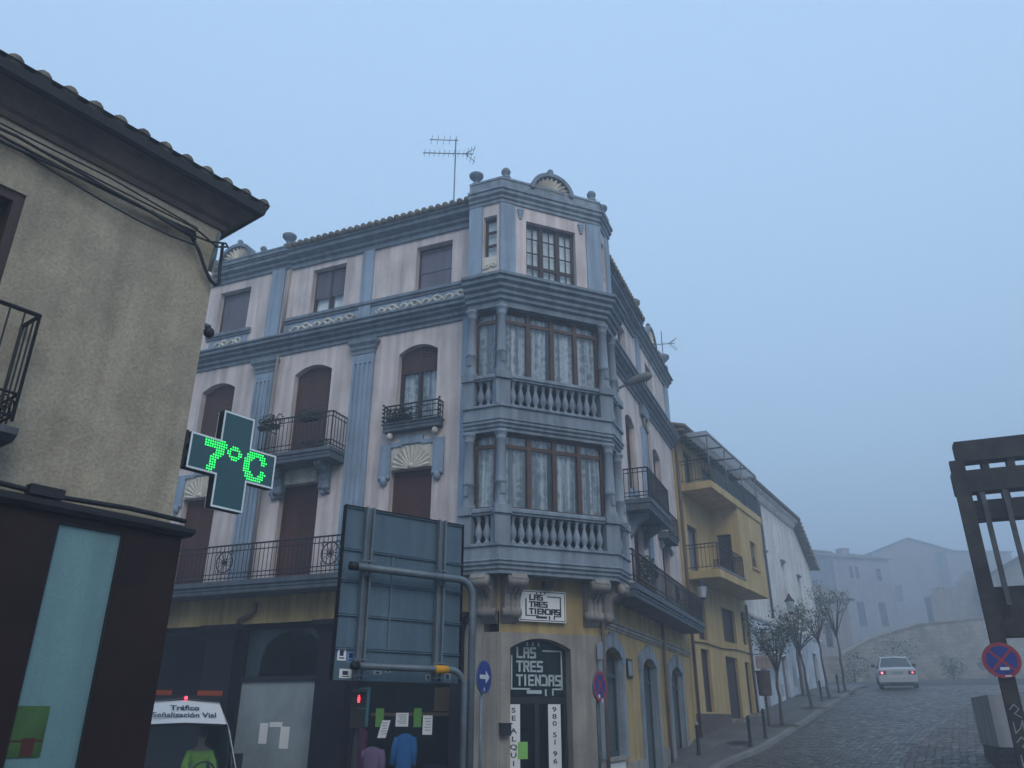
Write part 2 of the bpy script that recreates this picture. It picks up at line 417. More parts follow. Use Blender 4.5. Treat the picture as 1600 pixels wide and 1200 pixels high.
m_pink = M('pink_stucco', (.65,.575,.56), streak=.28, var=.12, bump=.15, bscale=60, stain=(.55,.50,.49), stain_scale=.8, stain_at=.56, fleck=(.50,.46,.46))
m_bluedk = M('dark_blue_grey_paint', (.095,.12,.15), rough=.7, streak=.3, var=.16, bump=.12, bscale=30)
m_bluemid = M('mid_blue_grey_paint', (.23,.28,.335), rough=.7, streak=.35, var=.18, bump=.12, bscale=30)
m_blue = M('blue_grey_paint', (.17,.215,.265), rough=.7, streak=.3, var=.16, bump=.12, bscale=30)
m_bluelt = M('light_blue_paint', (.265,.345,.445), rough=.75, streak=.25, var=.14, bump=.1, bscale=40)
m_cream = M('cream_relief_paint', (.58,.55,.47), streak=.25, var=.2, bump=.2, bscale=50)
m_ochre = M('ochre_plaster', (.42,.31,.14), streak=.3, var=.15, bump=.12, bscale=50, stain=(.35,.27,.14), stain_scale=1.1)
m_ochre2 = M('yellow_plaster', (.48,.365,.17), streak=.22, var=.12, bump=.12, bscale=50)
m_stone = M('granite_surround', (.24,.21,.18), var=.2, bump=.4, bscale=80, fine=.3, streak=.25)
m_corbel = M('corbel_stone', (.29,.27,.25), var=.2, bump=.3, bscale=40, streak=.3)
m_brown = M('brown_shutter', (.085,.045,.038), rough=.6, var=.12, bump=.03, streak=.25)
m_brownr = M('red_brown_shutter', (.085,.033,.026), rough=.6, var=.15, bump=.05, streak=.25)
m_wood = M('varnished_wood', (.085,.045,.030), rough=.45, var=.3, scale=6, bump=.05, streak=.3)
m_darkwood = M('dark_window_wood', (.045,.032,.030), rough=.6, var=.2, bump=.05)
m_greyshut = M('grey_shutter', (.15,.15,.19), rough=.7, var=.12, bump=.05, streak=.2)
m_black = M('black_iron', (.015,.016,.020), rough=.55, var=.3, bump=.05)
m_dark = M('dark_marble', (.014,.012,.020), rough=.6, var=.4, bump=.0, spec=.12)
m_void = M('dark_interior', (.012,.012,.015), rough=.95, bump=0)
m_room = M('dim_room_wall', (.06,.055,.055), rough=.95, bump=0)
m_glass = MGlass('window_glass', (.92,.95,.96), 1.5)
m_glass_dk = MGlass('shop_glass', (.8,.84,.86), 1.2)
m_lace = MLace('lace_curtain')
m_curtain = M('pale_curtain', (.82,.84,.85), var=.06, streak=.25, bump=.0)
m_tile = M('clay_roof_tile', (.115,.10,.09), var=.45, scale=5, bump=.3, bscale=25, stain=(.16,.15,.12), stain_scale=2.5, stain_at=.5)
m_left = M('ochre_grey_render', (.385,.335,.25), var=.13, scale=2.2, bump=.45, bscale=30, fine=.14, fleck=(.56,.50,.40), streak=.12, stain=(.325,.285,.22), stain_scale=1.3, stain_at=.54)
m_cove = M('brown_cove_plaster', (.12,.085,.07), var=.25, bump=.25, bscale=25, stain=(.06,.05,.05), stain_scale=1.6)
m_shopdk = M('dark_shop_cladding', (.020,.008,.008), rough=.6, var=.4, bump=0, spec=.2)
m_zinc = M('galvanised_steel', (.15,.185,.215), rough=.5, var=.2, scale=3, bump=.08, metal=.35, streak=.2)
m_zincd = M('painted_sign_back', (.09,.145,.19), rough=.55, var=.14, scale=1.5, bump=.04, streak=.22)
m_white = M('white_paint', (.75,.76,.76), rough=.45, var=.04, bump=0, fine=.02)
m_offw = M('whitewash', (.27,.32,.345), streak=.08, var=.14, bump=.15, stain=(.21,.26,.285), stain_scale=.8)
m_ink = M('black_lettering', (.012,.012,.015), rough=.6, bump=0)
m_inkblue = M('navy_lettering', (.02,.03,.09), rough=.6, bump=0)
m_rust = M('weathered_steel', (.026,.023,.024), rough=.85, var=.45, scale=4, bump=.3, bscale=25, spec=.15, stain=(.048,.038,.030), stain_scale=2.2, stain_at=.5)
m_asphalt = M('asphalt', (.055,.055,.057), rough=.8, var=.2, bump=.4, bscale=90, fine=.3)
m_leaf = M('green_leaves', (.045,.075,.030), rough=.6, var=.5, scale=9, bump=0)
m_leafd = M('dark_leaves', (.028,.050,.026), rough=.6, var=.5, scale=9, bump=0)
m_bark = M('bark', (.07,.06,.05), var=.3, scale=8, bump=.5, bscale=30)
m_terra = M('terracotta', (.25,.11,.06), bump=.1)
# ------------------------------------------------------------------ site geometry
U = ang(22.4); LF = (-U[1], U[0]); FD = ang(67.4)
P1 = (-.26, 16.0); BW = 2.70
P2 = (P1[0]+FD[0]*BW, P1[1]+FD[1]*BW)
SET = .5
NL = (-U[0], -U[1]); NR = (-LF[0], -LF[1]); NF = right_of(FD)
FL = F((P1[0]-NL[0]*SET, P1[1]-NL[1]*SET), LF, NL)
FR = F((P2[0]-NR[0]*SET, P2[1]-NR[1]*SET), U, NR)
FT = F(P1, FD, NF)
FCL = F(P1, LF, NL); FCR = F(P2, U, NR)
LEN_L, LEN_R, CH = 10.7, 10.5, .85
VL, VR = FL.xy(.207), FR.xy(.207)
FT0 = FT.sub(0, -.5)
bay = [FCL.xy(CH), P1, P2, FCR.xy(CH)]
bay_in = [FL.xy(CH), FCL.xy(CH), P1, P2, FCR.xy(CH), FR.xy(CH)]
pathL = [FL.xy(LEN_L), FL.xy(CH)]
pathR = [FR.xy(CH), FR.xy(LEN_R)]

GQ = [(-1e3, 0), (14, 0), (17, .12), (26.6, 1.31), (45, 3.3), (60, 4.2), (120, 7), (1e3, 7)]
EQ, ER = (.454, .891), (.891, -.454)
def gq(q):
    for (a, za), (b, zb) in zip(GQ, GQ[1:]):
        if q <= b: return za+(zb-za)*(q-a)/(b-a)
def gz(x, y): return gq(x*EQ[0]+y*EQ[1])
def qr(q, r): return (q*EQ[0]+r*ER[0], q*EQ[1]+r*ER[1])

# ------------------------------------------------------------------ window builders
def slats(fr, a0, a1, z0, z1, d, step=.055, depth=.018):
    mb = MB(); z = z0
    while z < z1-.004:
        t = min(z+step, z1)
        mb.add([fr.p(a0, d+depth, z), fr.p(a1, d+depth, z), fr.p(a1, d, t), fr.p(a0, d, t)], [(0,1,2,3)])
        mb.add([fr.p(a0, d, t), fr.p(a1, d, t), fr.p(a1, d+depth, t), fr.p(a0, d+depth, t)], [(0,1,2,3)])
        z = t
    return mb
def vslats(fr, a0, a1, z0, z1, d, step=.07):
    mb = MB(); a = a0
    while a < a1-.004:
        t = min(a+step, a1); mb.box(fr, a+.006, t-.006, d-.02, d+.015, z0, z1); a = t
    mb.box(fr, a0, a1, d-.03, d-.022, z0, z1)
    return mb

def window(root, fr, a0, a1, z0, z1, ncol, zbars, mat, d=-.17, fw=.055, shutter=0., smat=None, curtain=None, sub=0, glass=None, name='window', label=None, vertical=False, sstep=.055):
    """frame as the part; panes, shutter and curtain as its sub-parts"""
    mb = MB(); g = MB()
    zs = z1-(z1-z0)*shutter
    mb.box(fr, a0, a0+fw, d-.06, d, z0, z1); mb.box(fr, a1-fw, a1, d-.06, d, z0, z1)
    mb.box(fr, a0+fw, a1-fw, d-.06, d-.002, z0, z0+fw); mb.box(fr, a0+fw, a1-fw, d-.06, d-.002, z1-fw, z1)
    if shutter < .99:
        w = (a1-a0)/ncol
        for i in range(1, ncol): mb.box(fr, a0+w*i-fw*.7, a0+w*i+fw*.7, d-.055, d+.012, z0+fw, z1-fw)
        for zb in zbars:
            z = z0+(z1-z0)*zb
            for i in range(ncol): mb.box(fr, a0+w*i+fw*.7, a0+w*(i+1)-fw*.7, d-.05, d-.004, z-fw*.6, z+fw*.6)
        if sub:
            for i in range(ncol):
                c0, c1 = a0+w*i+fw*.7, a0+w*(i+1)-fw*.7
                mb.box(fr, (c0+c1)/2-.011, (c0+c1)/2+.011, d-.045, d-.012, z0+fw, z1-fw)
                for k in range(1, sub):
                    z = z0+(z1-z0)*((zbars[0] if zbars else 0)+(1-(zbars[0] if zbars else 0))*k/sub)
                    mb.box(fr, c0, c1, d-.044, d-.013, z-.011, z+.011)
    o = part(mb, name, mat, root, label)
    if shutter < .99:
        g.box(fr, a0+fw*.5, a1-fw*.5, d-.034, d-.028, z0+fw*.5, z1-fw*.5); part(g, 'pane', glass or m_glass, o)
        if curtain:
            w = (a1-a0)/ncol
            for i in range(ncol):      # each casement has its own curtain, drawn a little differently
                g0, g1 = (random.choice((.03,.03,.08,.16))*w for _ in range(2)) if ncol > 2 else (.02, .02)
                c0, c1 = a0+w*i+fw*.5+g0, a0+w*(i+1)-fw*.5-g1; n = max(8, int((c1-c0)/.028)); vs = []; ph = random.uniform(0, 6); fq = random.uniform(1.3, 2.2)
                cb = MB()
                for k in range(n+1):
                    a = c0+(c1-c0)*k/n; dd = d-.11+.02*math.sin(k*fq+ph)
                    vs += [fr.p(a, dd, z0+.02), fr.p(c0+(c1-c0)*(.5+(k/n-.5)*(1.0 if ncol < 3 else 1.04)), dd+.004, z1-.02)]
                cb.add(vs, [(2*k, 2*k+2, 2*k+3, 2*k+1) for k in range(n)], True); part(cb, 'curtain', curtain, o)
    if shutter > 0:
        mk = vslats if vertical else slats
        kw = {} if vertical else {'step': sstep}
        part(mk(fr, a0+fw*.6, a1-fw*.6, zs, z1-fw*.5, d-.01 if shutter < .99 else d-.03, **kw), 'shutter', smat or m_brown, o)
    return o

def pilaster(mb, fr, a0, a1, z0, z1, d=.07, flutes=0):
    if not flutes: mb.box(fr, a0, a1, -.02, d, z0, z1); return
    w = (a1-a0)
    mb.box(fr, a0, a1, -.02, d-.03, z0, z1)
    k = 2*flutes+1; st = w/k
    for i in range(0, k, 2): mb.box(fr, a0+st*i, a0+st*(i+1), d-.031, d, z0+.12, z1-.3)
    mb.box(fr, a0, a1, d-.031, d+.001, z1-.3, z1); mb.box(fr, a0, a1, d-.031, d+.001, z0, z0+.12)
    for i in range(1, k, 2): mb.box(fr, a0+st*(i+.2), a0+st*(i+.8), d, d+.012, z1-.22, z1-.16)

def shell_panel(fr, a0, a1, z0, z1, n=13, d=.02):
    """fluted fan: ribs radiating from the bottom centre"""
    mb = MB(); ac = (a0+a1)/2; w = (a1-a0)/2; h = z1-z0; out = []
    for k in range(2*n+1):
        t = math.pi*k/(2*n); cx, cz = math.cos(t), math.sin(t)
        s = min(w/max(abs(cx), 1e-6), h/max(cz, 1e-6))
        if cz > .55: s = min(s, h*(1.0+.05*math.cos(4*t)))
        rr = s*(1.0 if k % 2 else .94)
        out.append((ac-cx*rr, d+(.05 if k % 2 else .012), z0+cz*rr))
    vs = [fr.p(ac, d+.01, z0)]+[fr.p(*p) for p in out]
    mb.add(vs, [(0, i+1, i+2) for i in range(2*n)])
    mb.box(fr, a0, a1, -.02, d-.005, z0, z1)
    mb.lathe(fr.p(ac, d+.0, z0+.05), [(.07,-.02),(.08,.03),(.04,.07),(.001,.08)], 10, True, 'f', fr)
    return mb

def scroll_relief(fr, a0, a1, zc, h, d=.02, n=None):
    """a running vine: a wavy stem with curled shoots"""
    mb = MB(); n = n or max(2, int((a1-a0)/.62)); pts = []
    for k in range(n*8+1):
        t = k/(n*8); pts.append(fr.p(a0+(a1-a0)*t, d, zc+h*.28*math.sin(t*n*2*math.pi)))
    mb.tube(pts, .034, 6)
    for i in range(2*n):
        a = a0+(a1-a0)*(i+.5)/(2*n); sg = 1 if i % 2 else -1; c = []
        for k in range(11):
            t = k/10; th = t*4.9; r = h*.40*(1-t*.8)
            c.append(fr.p(a+r*math.cos(th)*.85-.05, d, zc+sg*(r*math.sin(th)*.9-h*.1)))
        mb.tube(c, [.040-.018*k/10 for k in range(11)], 6)
        mb.ball(fr.p(a+.07, d, zc-sg*h*.24), .035, 6)
    return mb

def railing(fr, a0, a1, d, z0, z1, returns=True, step=.115, mid=None, dw=0., bar=.009):
    """wrought iron: rails, uprights; optional returns to the wall"""
    mb = MB(); T = .016
    runs = [((a0, d), (a1, d))]
    if returns: runs += [((a0, dw), (a0, d)), ((a1, dw), (a1, d))]
    lv = [z0, z1-.02]+(mid or [z1-.14])
    for (b0, d0), (b1, d1) in runs:
        for z in lv:
            p, q = fr.p(b0, d0, z), fr.p(b1, d1, z); r = T*1.3 if z == z1-.02 else T*.8
            mb.tube([p, q], r, 6, False)
        L = math.hypot(b1-b0, d1-d0); n = max(2, int(L/step))
        for k in range(n+1):
            t = k/n; x = b0+(b1-b0)*t; y = d0+(d1-d0)*t
            r = bar*(1.7 if k in (0, n) else 1)
            mb.tube([fr.p(x, y, z0-.05), fr.p(x, y, z1-.02)], r, 4, False)
    return mb
def wheel(mb, fr, a, d, z, r):
    c = [fr.p(a+r*math.cos(t*math.pi/12), d, z+r*math.sin(t*math.pi/12)) for t in range(24)]
    mb.tube(c, .015, 5, True, True)
    c = [fr.p(a+r*.35*math.cos(t*math.pi/6), d, z+r*.35*math.sin(t*math.pi/6)) for t in range(12)]
    mb.tube(c, .010, 5, True, True); mb.ball(fr.p(a, d, z), .05, 8)
    for t in range(12):
        mb.tube([fr.p(a+.05*math.cos(t*math.pi/6), d, z+.05*math.sin(t*math.pi/6)), fr.p(a+r*math.cos(t*math.pi/6), d, z+r*math.sin(t*math.pi/6))], .008, 4, False)
    for sx in (-1, 1):
        for sz in (-1, 1):
            mb.tube([fr.p(a+sx*r*(.75+.25*math.cos(u)), d, z+sz*r*(.85+.28*math.sin(u))) for u in (-.6, .2, 1., 1.8, 2.6, 3.4)], .009, 4)

# ------------------------------------------------------------------ the corner building
cb = thing('corner_building', 'ornate pink and blue-grey corner building with a two-storey glazed bay and balustrades', 'building', (*FT.xy(1.35), 0))
wL = [(1.58,2.62,12.05,13.38), (4.80,5.88,12.05,13.45), (8.02,9.12,12.05,13.42),
      (1.88,2.97,8.46,10.52,.2), (4.94,6.10,8.0,10.5,.2), (8.06,9.2,8.3,10.48,.2),
      (1.90,3.00,5.0,7.33), (4.98,6.12,5.0,7.3), (8.14,9.22,5.0,7.26)]
wR = [(3.45,4.4,11.62,12.85), (6.95,7.95,11.66,12.95),
      (3.75,4.85,7.5,10.08,.2), (7.15,8.25,7.6,10.08,.2),
      (3.95,5.1,4.9,7.1), (7.5,8.6,4.9,7.15)]
mb = MB()
wall(mb, FL, CH-.64, LEN_L, 4.95, 13.8, wL)
wall(mb, FR, CH-.64, LEN_R, 4.95, 13.5, wR)
BK = (FL.xy(LEN_L, -9.5)); BK2 = FR.xy(LEN_R, -9.5)
for p, q in ((FL.xy(LEN_L), BK), (BK, BK2), (BK2, FR.xy(LEN_R))):
    mb.add([(*p, -.5), (*q, -.5), (*q, 14.0), (*p, 14.0)], [(0,1,2,3)])
# top storey of the bay
wt = [(.66,2.02,11.72,13.38)]
wall(mb, FT, 0, BW, 11.5, 13.9, wt, .2)
wall(mb, FCL, 0, CH, 11.5, 13.9, [(.12,.47,12.25,13.42)], .2)
wall(mb, FCR, 0, CH, 11.5, 13.9, [(.12,.47,12.25,13.42)], .2)
part(mb, 'wall', m_pink, cb)
# inner floors and partitions keep the rooms dark
mb = MB(); inner = [FL.xy(LEN_L-.02, -.9), FL.xy(.9, -.9), FR.xy(.9, -.9), FR.xy(LEN_R-.02, -.9)]
for z in (4.86, 8.0, 11.3): mb.plan([FL.xy(LEN_L-.02,-.3), FL.xy(.35,-.3), FR.xy(.35,-.3), FR.xy(LEN_R-.02,-.3), BK2, BK], z, z+.05)
for i in range(3):
    p, q = inner[i], inner[i+1]; mb.add([(*p, 4.9), (*q, 4.9), (*q, 13.7), (*p, 13.7)], [(0,1,2,3)])
part(mb, 'room_wall', m_room, cb)

# windows, left side
window(cb, FL, 1.58,2.62,12.05,13.38, 2, [], m_darkwood, shutter=1., smat=m_greyshut, sstep=.6, label='dark framed top window closed by plain grey shutters')
window(cb, FL, 4.80,5.88,12.05,13.45, 2, [], m_darkwood, shutter=.62, smat=m_greyshut, curtain=m_curtain)
window(cb, FL, 8.02,9.12,12.05,13.42, 2, [], m_darkwood, shutter=1., smat=m_greyshut, vertical=True)
window(cb, FL, 1.88,2.97,8.46,10.52, 2, [.82], m_darkwood, shutter=.33, smat=m_brown, curtain=m_lace)
for a0, a1, z0, z1 in ((4.94,6.10,8.0,10.5), (8.06,9.2,8.3,10.48)): window(cb, FL, a0,a1,z0,z1, 2, [], m_brown, shutter=1., smat=m_brown)
for a0, a1, z0, z1 in ((1.90,3.00,5.0,7.33), (4.98,6.12,5.0,7.3), (8.14,9.22,5.0,7.26)): window(cb, FL, a0,a1,z0,z1, 2, [], m_brownr, shutter=1., smat=m_brownr)
for h in wR[:2]: window(cb, FR, *h[:4], 2, [], m_darkwood, shutter=.99 if h is wR[0] else 1., smat=m_greyshut)
for h in wR[2:]: window(cb, FR, *h[:4], 2, [.75], m_brown, shutter=.45 if h[1] < 5 else 1., smat=m_brown, curtain=m_lace)
# windows of the top of the bay
window(cb, FT, .66,2.02,11.72,13.38, 3, [.27], m_darkwood, d=-.12, fw=.07, sub=3, curtain=m_curtain, label='dark wooden bay window of three casements with small white panes')
window(cb, FCL, .12,.47,12.25,13.42, 1, [.33,.66], m_darkwood, d=-.12, fw=.05, curtain=m_curtain)
window(cb, FCR, .12,.47,12.25,13.42, 1, [.33,.66], m_darkwood, d=-.12, fw=.05, curtain=m_curtain)

# sills, string courses and main cornices
mb = MB()
CORN = [(-.02,10.95),(.05,10.95),(.05,11.03),(.12,11.07),(.12,11.15),(.22,11.19),(.22,11.25),(.31,11.28),(.31,11.36),(.36,11.38),(.36,11.43),(.04,11.50),(-.02,11.50)]
mb.sweep(pathL, CORN)
mb.sweep(pathR, [(d, z-.02) for d, z in CORN])
EAVE = [(-.02,13.62),(.06,13.62),(.06,13.74),(.14,13.78),(.14,13.86),(.30,13.94),(.30,14.04),(.36,14.06),(.36,14.12),(-.02,14.14)]
mb.sweep([FL.xy(6.62), FL.xy(CH)], EAVE)
mb.sweep([FR.xy(CH), FR.xy(5.4)], [(d, z-.52) for d, z in EAVE])
PARA = [(-.02,13.70),(.05,13.70),(.05,13.80),(.12,13.84),(.12,13.92),(.22,13.97),(.22,14.06),(.26,14.08),(.26,14.14),(.08,14.18),(.08,14.42),(.10,14.42),(.10,14.47),(-.25,14.47),(-.25,13.7)]
mb.sweep([FL.xy(LEN_L), FL.xy(6.62)], PARA)
rpm = MB(); rpm.sweep([FR.xy(5.4), FR.xy(LEN_R)], [(d, z-.45) for d, z in PARA]); part(rpm, 'parapet', m_bluemid, cb)
BC = [(-.1,10.82),(.06,10.82),(.06,10.95),(.13,10.99),(.13,11.07),(.20,11.11),(.20,11.19),(.28,11.24),(.28,11.32),(.36,11.37),(.36,11.45),(.42,11.48),(.42,11.55),(.10,11.62),(.05,11.62),(.05,11.74),(-.1,11.74)]
mb.sweep(bay, BC)
TP = [(-.1,13.76),(.04,13.76),(.04,13.84),(.08,13.87),(.08,13.94),(.14,13.99),(.14,14.07),(.18,14.09),(.18,14.15),(.07,14.20),(.07,14.42),(.09,14.42),(.09,14.48),(-.2,14.48),(-.2,13.72)]
tpm = MB(); tpm.sweep(bay, TP); part(tpm, 'parapet', m_bluemid, cb)
mb.plan(bay_in, 10.84, 11.5); mb.plan(bay_in, 13.88, 14.2)
SB = [(-.02,11.88),(.05,11.88),(.05,11.93),(.10,11.95),(.10,12.03),(-.02,12.04)]
mb.sweep([FL.xy(6.6), FL.xy(CH)], SB)
mb.sweep([FR.xy(CH), FR.xy(5.9)], [(d, z-.40) for d, z in SB])
mb.sweep([FL.xy(9.35), FL.xy(7.8)], SB)
part(mb, 'cornice', m_blue, cb)

# frieze with cream vine relief under the top windows
fb = MB(); fb.box(FL, CH, 6.6, -.02, .012, 11.50, 11.88); fb.box(FL, 7.9, 9.25, -.02, .012, 11.50, 11.88)
fz = part(fb, 'frieze', m_bluelt, cb)
for a0, a1 in ((1.15,3.75), (4.38,6.45), (8.1,9.05)):
    part(scroll_relief(FL, a0, a1, 11.69, .36), 'vine_relief', m_cream, fz)
mbx = MB(); mbx.box(FCL, .12, .47, -.02, .015, 11.82, 12.16); part(mbx, 'frieze', m_cream, cb)
part(scroll_relief(FCL, .14, .45, 11.98, .22, n=1), 'vine_relief', m_cream, fz)

# pilasters
for a0, a1, z0, z1, fl in ((3.66,4.27,4.95,10.55,4), (6.76,7.35,4.95,10.55,4)):
    mb = MB(); pilaster(mb, FL, a0, a1, z0, z1, .08, fl); p = part(mb, 'pilaster', m_bluelt, cb)
    mb = MB(); path = [FL.xy(a1+.0, 0), FL.xy(a1, .08), FL.xy(a0, .08), FL.xy(a0, 0)]
    mb.sweep(path, [(-.05,10.50),(.02,10.50),(.02,10.58),(.06,10.64),(.06,10.70),(.12,10.78),(.12,10.86),(-.05,10.86)]); part(mb, 'capital', m_blue, p)
for fr, a0, a1, z0, z1 in ((FL,3.9,4.25,11.5,13.64), (FL,6.82,7.27,11.5,13.72), (FL,CH,1.2,4.95,10.95), (FR,CH,1.6,4.95,10.93), (FR,5.6,6.1,4.9,10.2), (FR,5.65,6.05,11.5,13.2), (FR,9.9,10.5,11.5,13.3),
                           (FL,9.95,10.5,11.5,13.72)):
    mb = MB(); pilaster(mb, fr, a0, a1, z0, z1, .06); part(mb, 'pilaster', m_bluelt, cb)
for fr, a0, a1 in ((FT,-.0,.36), (FT,2.32,2.70), (FCL,.5,.85), (FCR,.5,.85)):
    mb = MB(); pilaster(mb, fr, a0 if fr is not FT or a0 > 0 else -.04, a1 if a1 < 2.69 else 2.74, 11.7, 13.73, .05)
    part(mb, 'pilaster', m_bluelt, cb)
for a in (.50, 2.18):   # small drops beside the bay window's head
    mb = MB(); 
    for k in range(4): mb.box(FT, a-.08+.015*k, a+.08-.015*k, -.01, .07-.01*k, 13.66-.07*k-.06, 13.66-.07*k)
    part(mb, 'drop_ornament', m_bluelt, cb)
# scroll capital on the right side
mb = MB()
for a in (1.6, 6.2): mb.tube([FR.p(a+.30*math.cos(t), .07, 10.45+.24*math.sin(t)) for t in [k*.5 for k in range(1, 12)]], .05, 6); mb.box(FR, a-.55, a+.30, -.02, .12, 10.62, 10.95)
part(mb, 'scroll_capital', m_blue, cb)

# parapet pediments with shells, finials and urns
def pediment(fr, ac, z0, w, h, d):
    mb = MB(); arc = [(ac+w*math.cos(math.pi*k/20), z0+h*math.sin(math.pi*k/20)) for k in range(21)]
    ins = [(ac+(w-.1)*math.cos(math.pi*k/20), z0+(h-.1)*math.sin(math.pi*k/20)) for k in range(21)]
    mb.prism(fr, arc+ins[::-1], d-.18, d+.10); mb.prism(fr, ins, d-.15, d-.02)
    mb.lathe(fr.p(ac, d-.04, z0+h), [(.10,0),(.10,.05),(.05,.08),(.09,.14),(.05,.2),(.001,.22)], 8)
    p = part(mb, 'pediment', m_blue, cb)
    sh = MB(); n = 11; vs = [fr.p(ac, d+.03, z0)]
    for k in range(2*n+1):
        t = math.pi*k/(2*n); r = .97 if k % 2 else .86
        vs.append(fr.p(ac+(w-.1)*r*math.cos(t), d+(.07 if k % 2 else .0), z0+(h-.1)*r*math.sin(t)))
    sh.add(vs, [(0, i+1, i+2) for i in range(2*n)]); part(sh, 'shell', m_cream, p)
pediment(FT, 1.36, 14.36, .60, .58, .04)
pediment(FL, 8.7, 14.40, .62, .55, .04)
pediment(FR, 8.0, 13.98, .7, .7, .04)
def finial(fr, a, d, z, s=1., kind='ball'):
    c = fr.p(a, d, z)
    prof = [(.12,0),(.12,.10),(.07,.13),(.06,.16),(.11,.22),(.115,.28),(.08,.34),(.001,.37)] if kind == 'ball' else \
           [(.15,0),(.15,.12),(.08,.16),(.07,.24),(.12,.30),(.21,.40),(.22,.47),(.15,.52),(.10,.55),(.001,.57)]
    mb = MB(); mb.lathe(c, [(r*s, h*s) for r, h in prof], 12); part(mb, 'finial' if kind == 'ball' else 'urn', m_blue, cb)
finial(FT, .14, -.06, 14.48, 1.05); finial(FT, 2.58, -.06, 14.48, 1.05)
finial(FCL, .75, -.1, 14.46, .85, 'urn'); finial(FCR, .75, -.1, 14.46, .85, 'urn')
finial(FL, 7.85, -.08, 14.46, .85); finial(FL, 6.95, -.08, 14.46, .95, 'urn'); finial(FL, 9.6, -.08, 14.46, .7); finial(FL, 10.4, -.08, 14.46, 1., 'urn')
finial(FR, 6.7, .0, 14.0, 1.1); finial(FR, 5.7, .0, 14.0, 1.2, 'urn'); finial(FR, 9.3, .0, 14.0, 1.1); finial(FR, 10.25, .0, 14.0, 1.2, 'urn')

# tiled roof
mb = MB()
ridge = 15.6
rp = [FL.xy(LEN_L,.3), FL.xy(CH,.3), FR.xy(CH,.3), FR.xy(LEN_R,.3), BK2, BK]
cx = FL.xy(5.0, -5.0)
for i in range(len(rp)):
    p, q = rp[i], rp[(i+1) % len(rp)]
    z = [14.13, 14.13, 13.62, 13.62, 13.7, 14.0]
    mb.add([(*p, z[i]), (*q, z[(i+1) % 6]), (*cx, ridge)], [(0,1,2)])
a = CH+.15
while a < 6.6:
    mb.tube([FL.p(a, .44, 14.17), FL.p(a, -.8, 14.46)], .085, 8); a += .205
a = CH+.15
while a < 5.4:
    mb.tube([FR.p(a, .44, 13.65), FR.p(a, -.8, 13.95)], .085, 8); a += .205
part(mb, 'roof', m_tile, cb)

# ------------------------------------------------------------------ the glazed bay: two galleries
BAL = mesh_of(MB().lathe((0,0,0), [(.066,0),(.066,.05),(.038,.07),(.036,.10),(.078,.19),(.083,.25),(.060,.34),(.034,.44),(.034,.48),(.05,.50),(.036,.53),(.066,.56),(.066,.60)], 10), 'baluster', m_bluemid)
for z0, lowslab in ((4.93, True), (7.98, False)):
    h = .0
    base = [(-.1,z0-.22),(.02,z0-.22),(.02,z0-.16),(.07,z0-.13),(.07,z0-.08),(.12,z0-.05),(.12,z0),(.15,z0+.02),(.15,z0+.04),(.10,z0+.06),(.10,z0+.30),(.15,z0+.32),(.15,z0+.37),(-.1,z0+.38)]
    mb = MB(); mb.sweep(bay, base); mb.plan(bay_in, z0-.20, z0+.36)
    zr = z0+.98   # hand rail
    mb.sweep(bay, [(-.17,zr),(.09,zr),(.09,zr+.03),(.13,zr+.05),(.13,zr+.11),(.09,zr+.14),(-.17,zr+.15)])
    bs = part(mb, 'balustrade', m_bluemid, cb)
    for fr, a0, a1 in ((FT,-.14,.20), (FT,2.46,2.80), (FCL,.60,.88), (FCR,.60,.88)):
        mb = MB(); mb.box(fr, a0, a1, -.15, .115, z0+.372, zr-.004); mb.box(fr, a0-.02, a1+.02, -.15, .17, zr+.003, zr+.17)
        part(mb, 'pier', m_bluemid, bs)
    for k in range(12): 
        inst(BAL, 'baluster', bs, FT.p(.31+(2.35-.31)*k/11, -.02, z0+.38))
    for fr in (FCL, FCR):
        for k in range(2): inst(BAL, 'baluster', bs, fr.p(.29+.19*k, -.02, z0+.38))
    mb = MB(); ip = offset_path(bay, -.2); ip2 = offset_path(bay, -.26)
    mb.plan(ip+ip2[::-1], z0+.37, zr+.16); part(mb, 'parapet_panel', m_void, bs)  # near-black panel: shade in the gaps between balusters is put into its colour
    # columns on the piers
    zt = 10.83 if not lowslab else 7.77
    for fr, a, d in ((FT,.03,-.02), (FT,2.67,-.02), (FCL,.74,-.03), (FCR,.74,-.03)):
        zb = zr+.15; H = zt-zb
        mb = MB(); mb.lathe(fr.p(a, d, zb), [(.17,0),(.17,.05),(.145,.08),(.15,.11),(.118,.15),(.118,.15+H*.22),(.130,.15+H*.225),(.130,.15+H*.25),(.112,.15+H*.26),(.098,H-.22),(.118,H-.20),(.118,H-.17),(.10,H-.15),(.14,H-.07),(.155,H-.05),(.155,H)], 16)
        mb.box(fr, a-.05, a+.05, d+.10, d+.14, zb+.28, zb+.50)
        part(mb, 'column', m_bluemid, cb)
    # casement windows between the columns
    zw0, zw1 = zr+.15, zt
    tb = 1-(.30/(zw1-zw0))
    window(cb, FT, .12,2.58,zw0,zw1, 4, [tb], m_wood, d=-.12, fw=.07, curtain=m_lace, label='brown wooden gallery window of four tall casements with lace curtains')
    window(cb, FCL, .12,.68,zw0,zw1, 1, [tb], m_wood, d=-.12, fw=.07, curtain=m_lace)
    window(cb, FCR, .12,.68,zw0,zw1, 1, [tb], m_wood, d=-.12, fw=.07, curtain=m_lace)
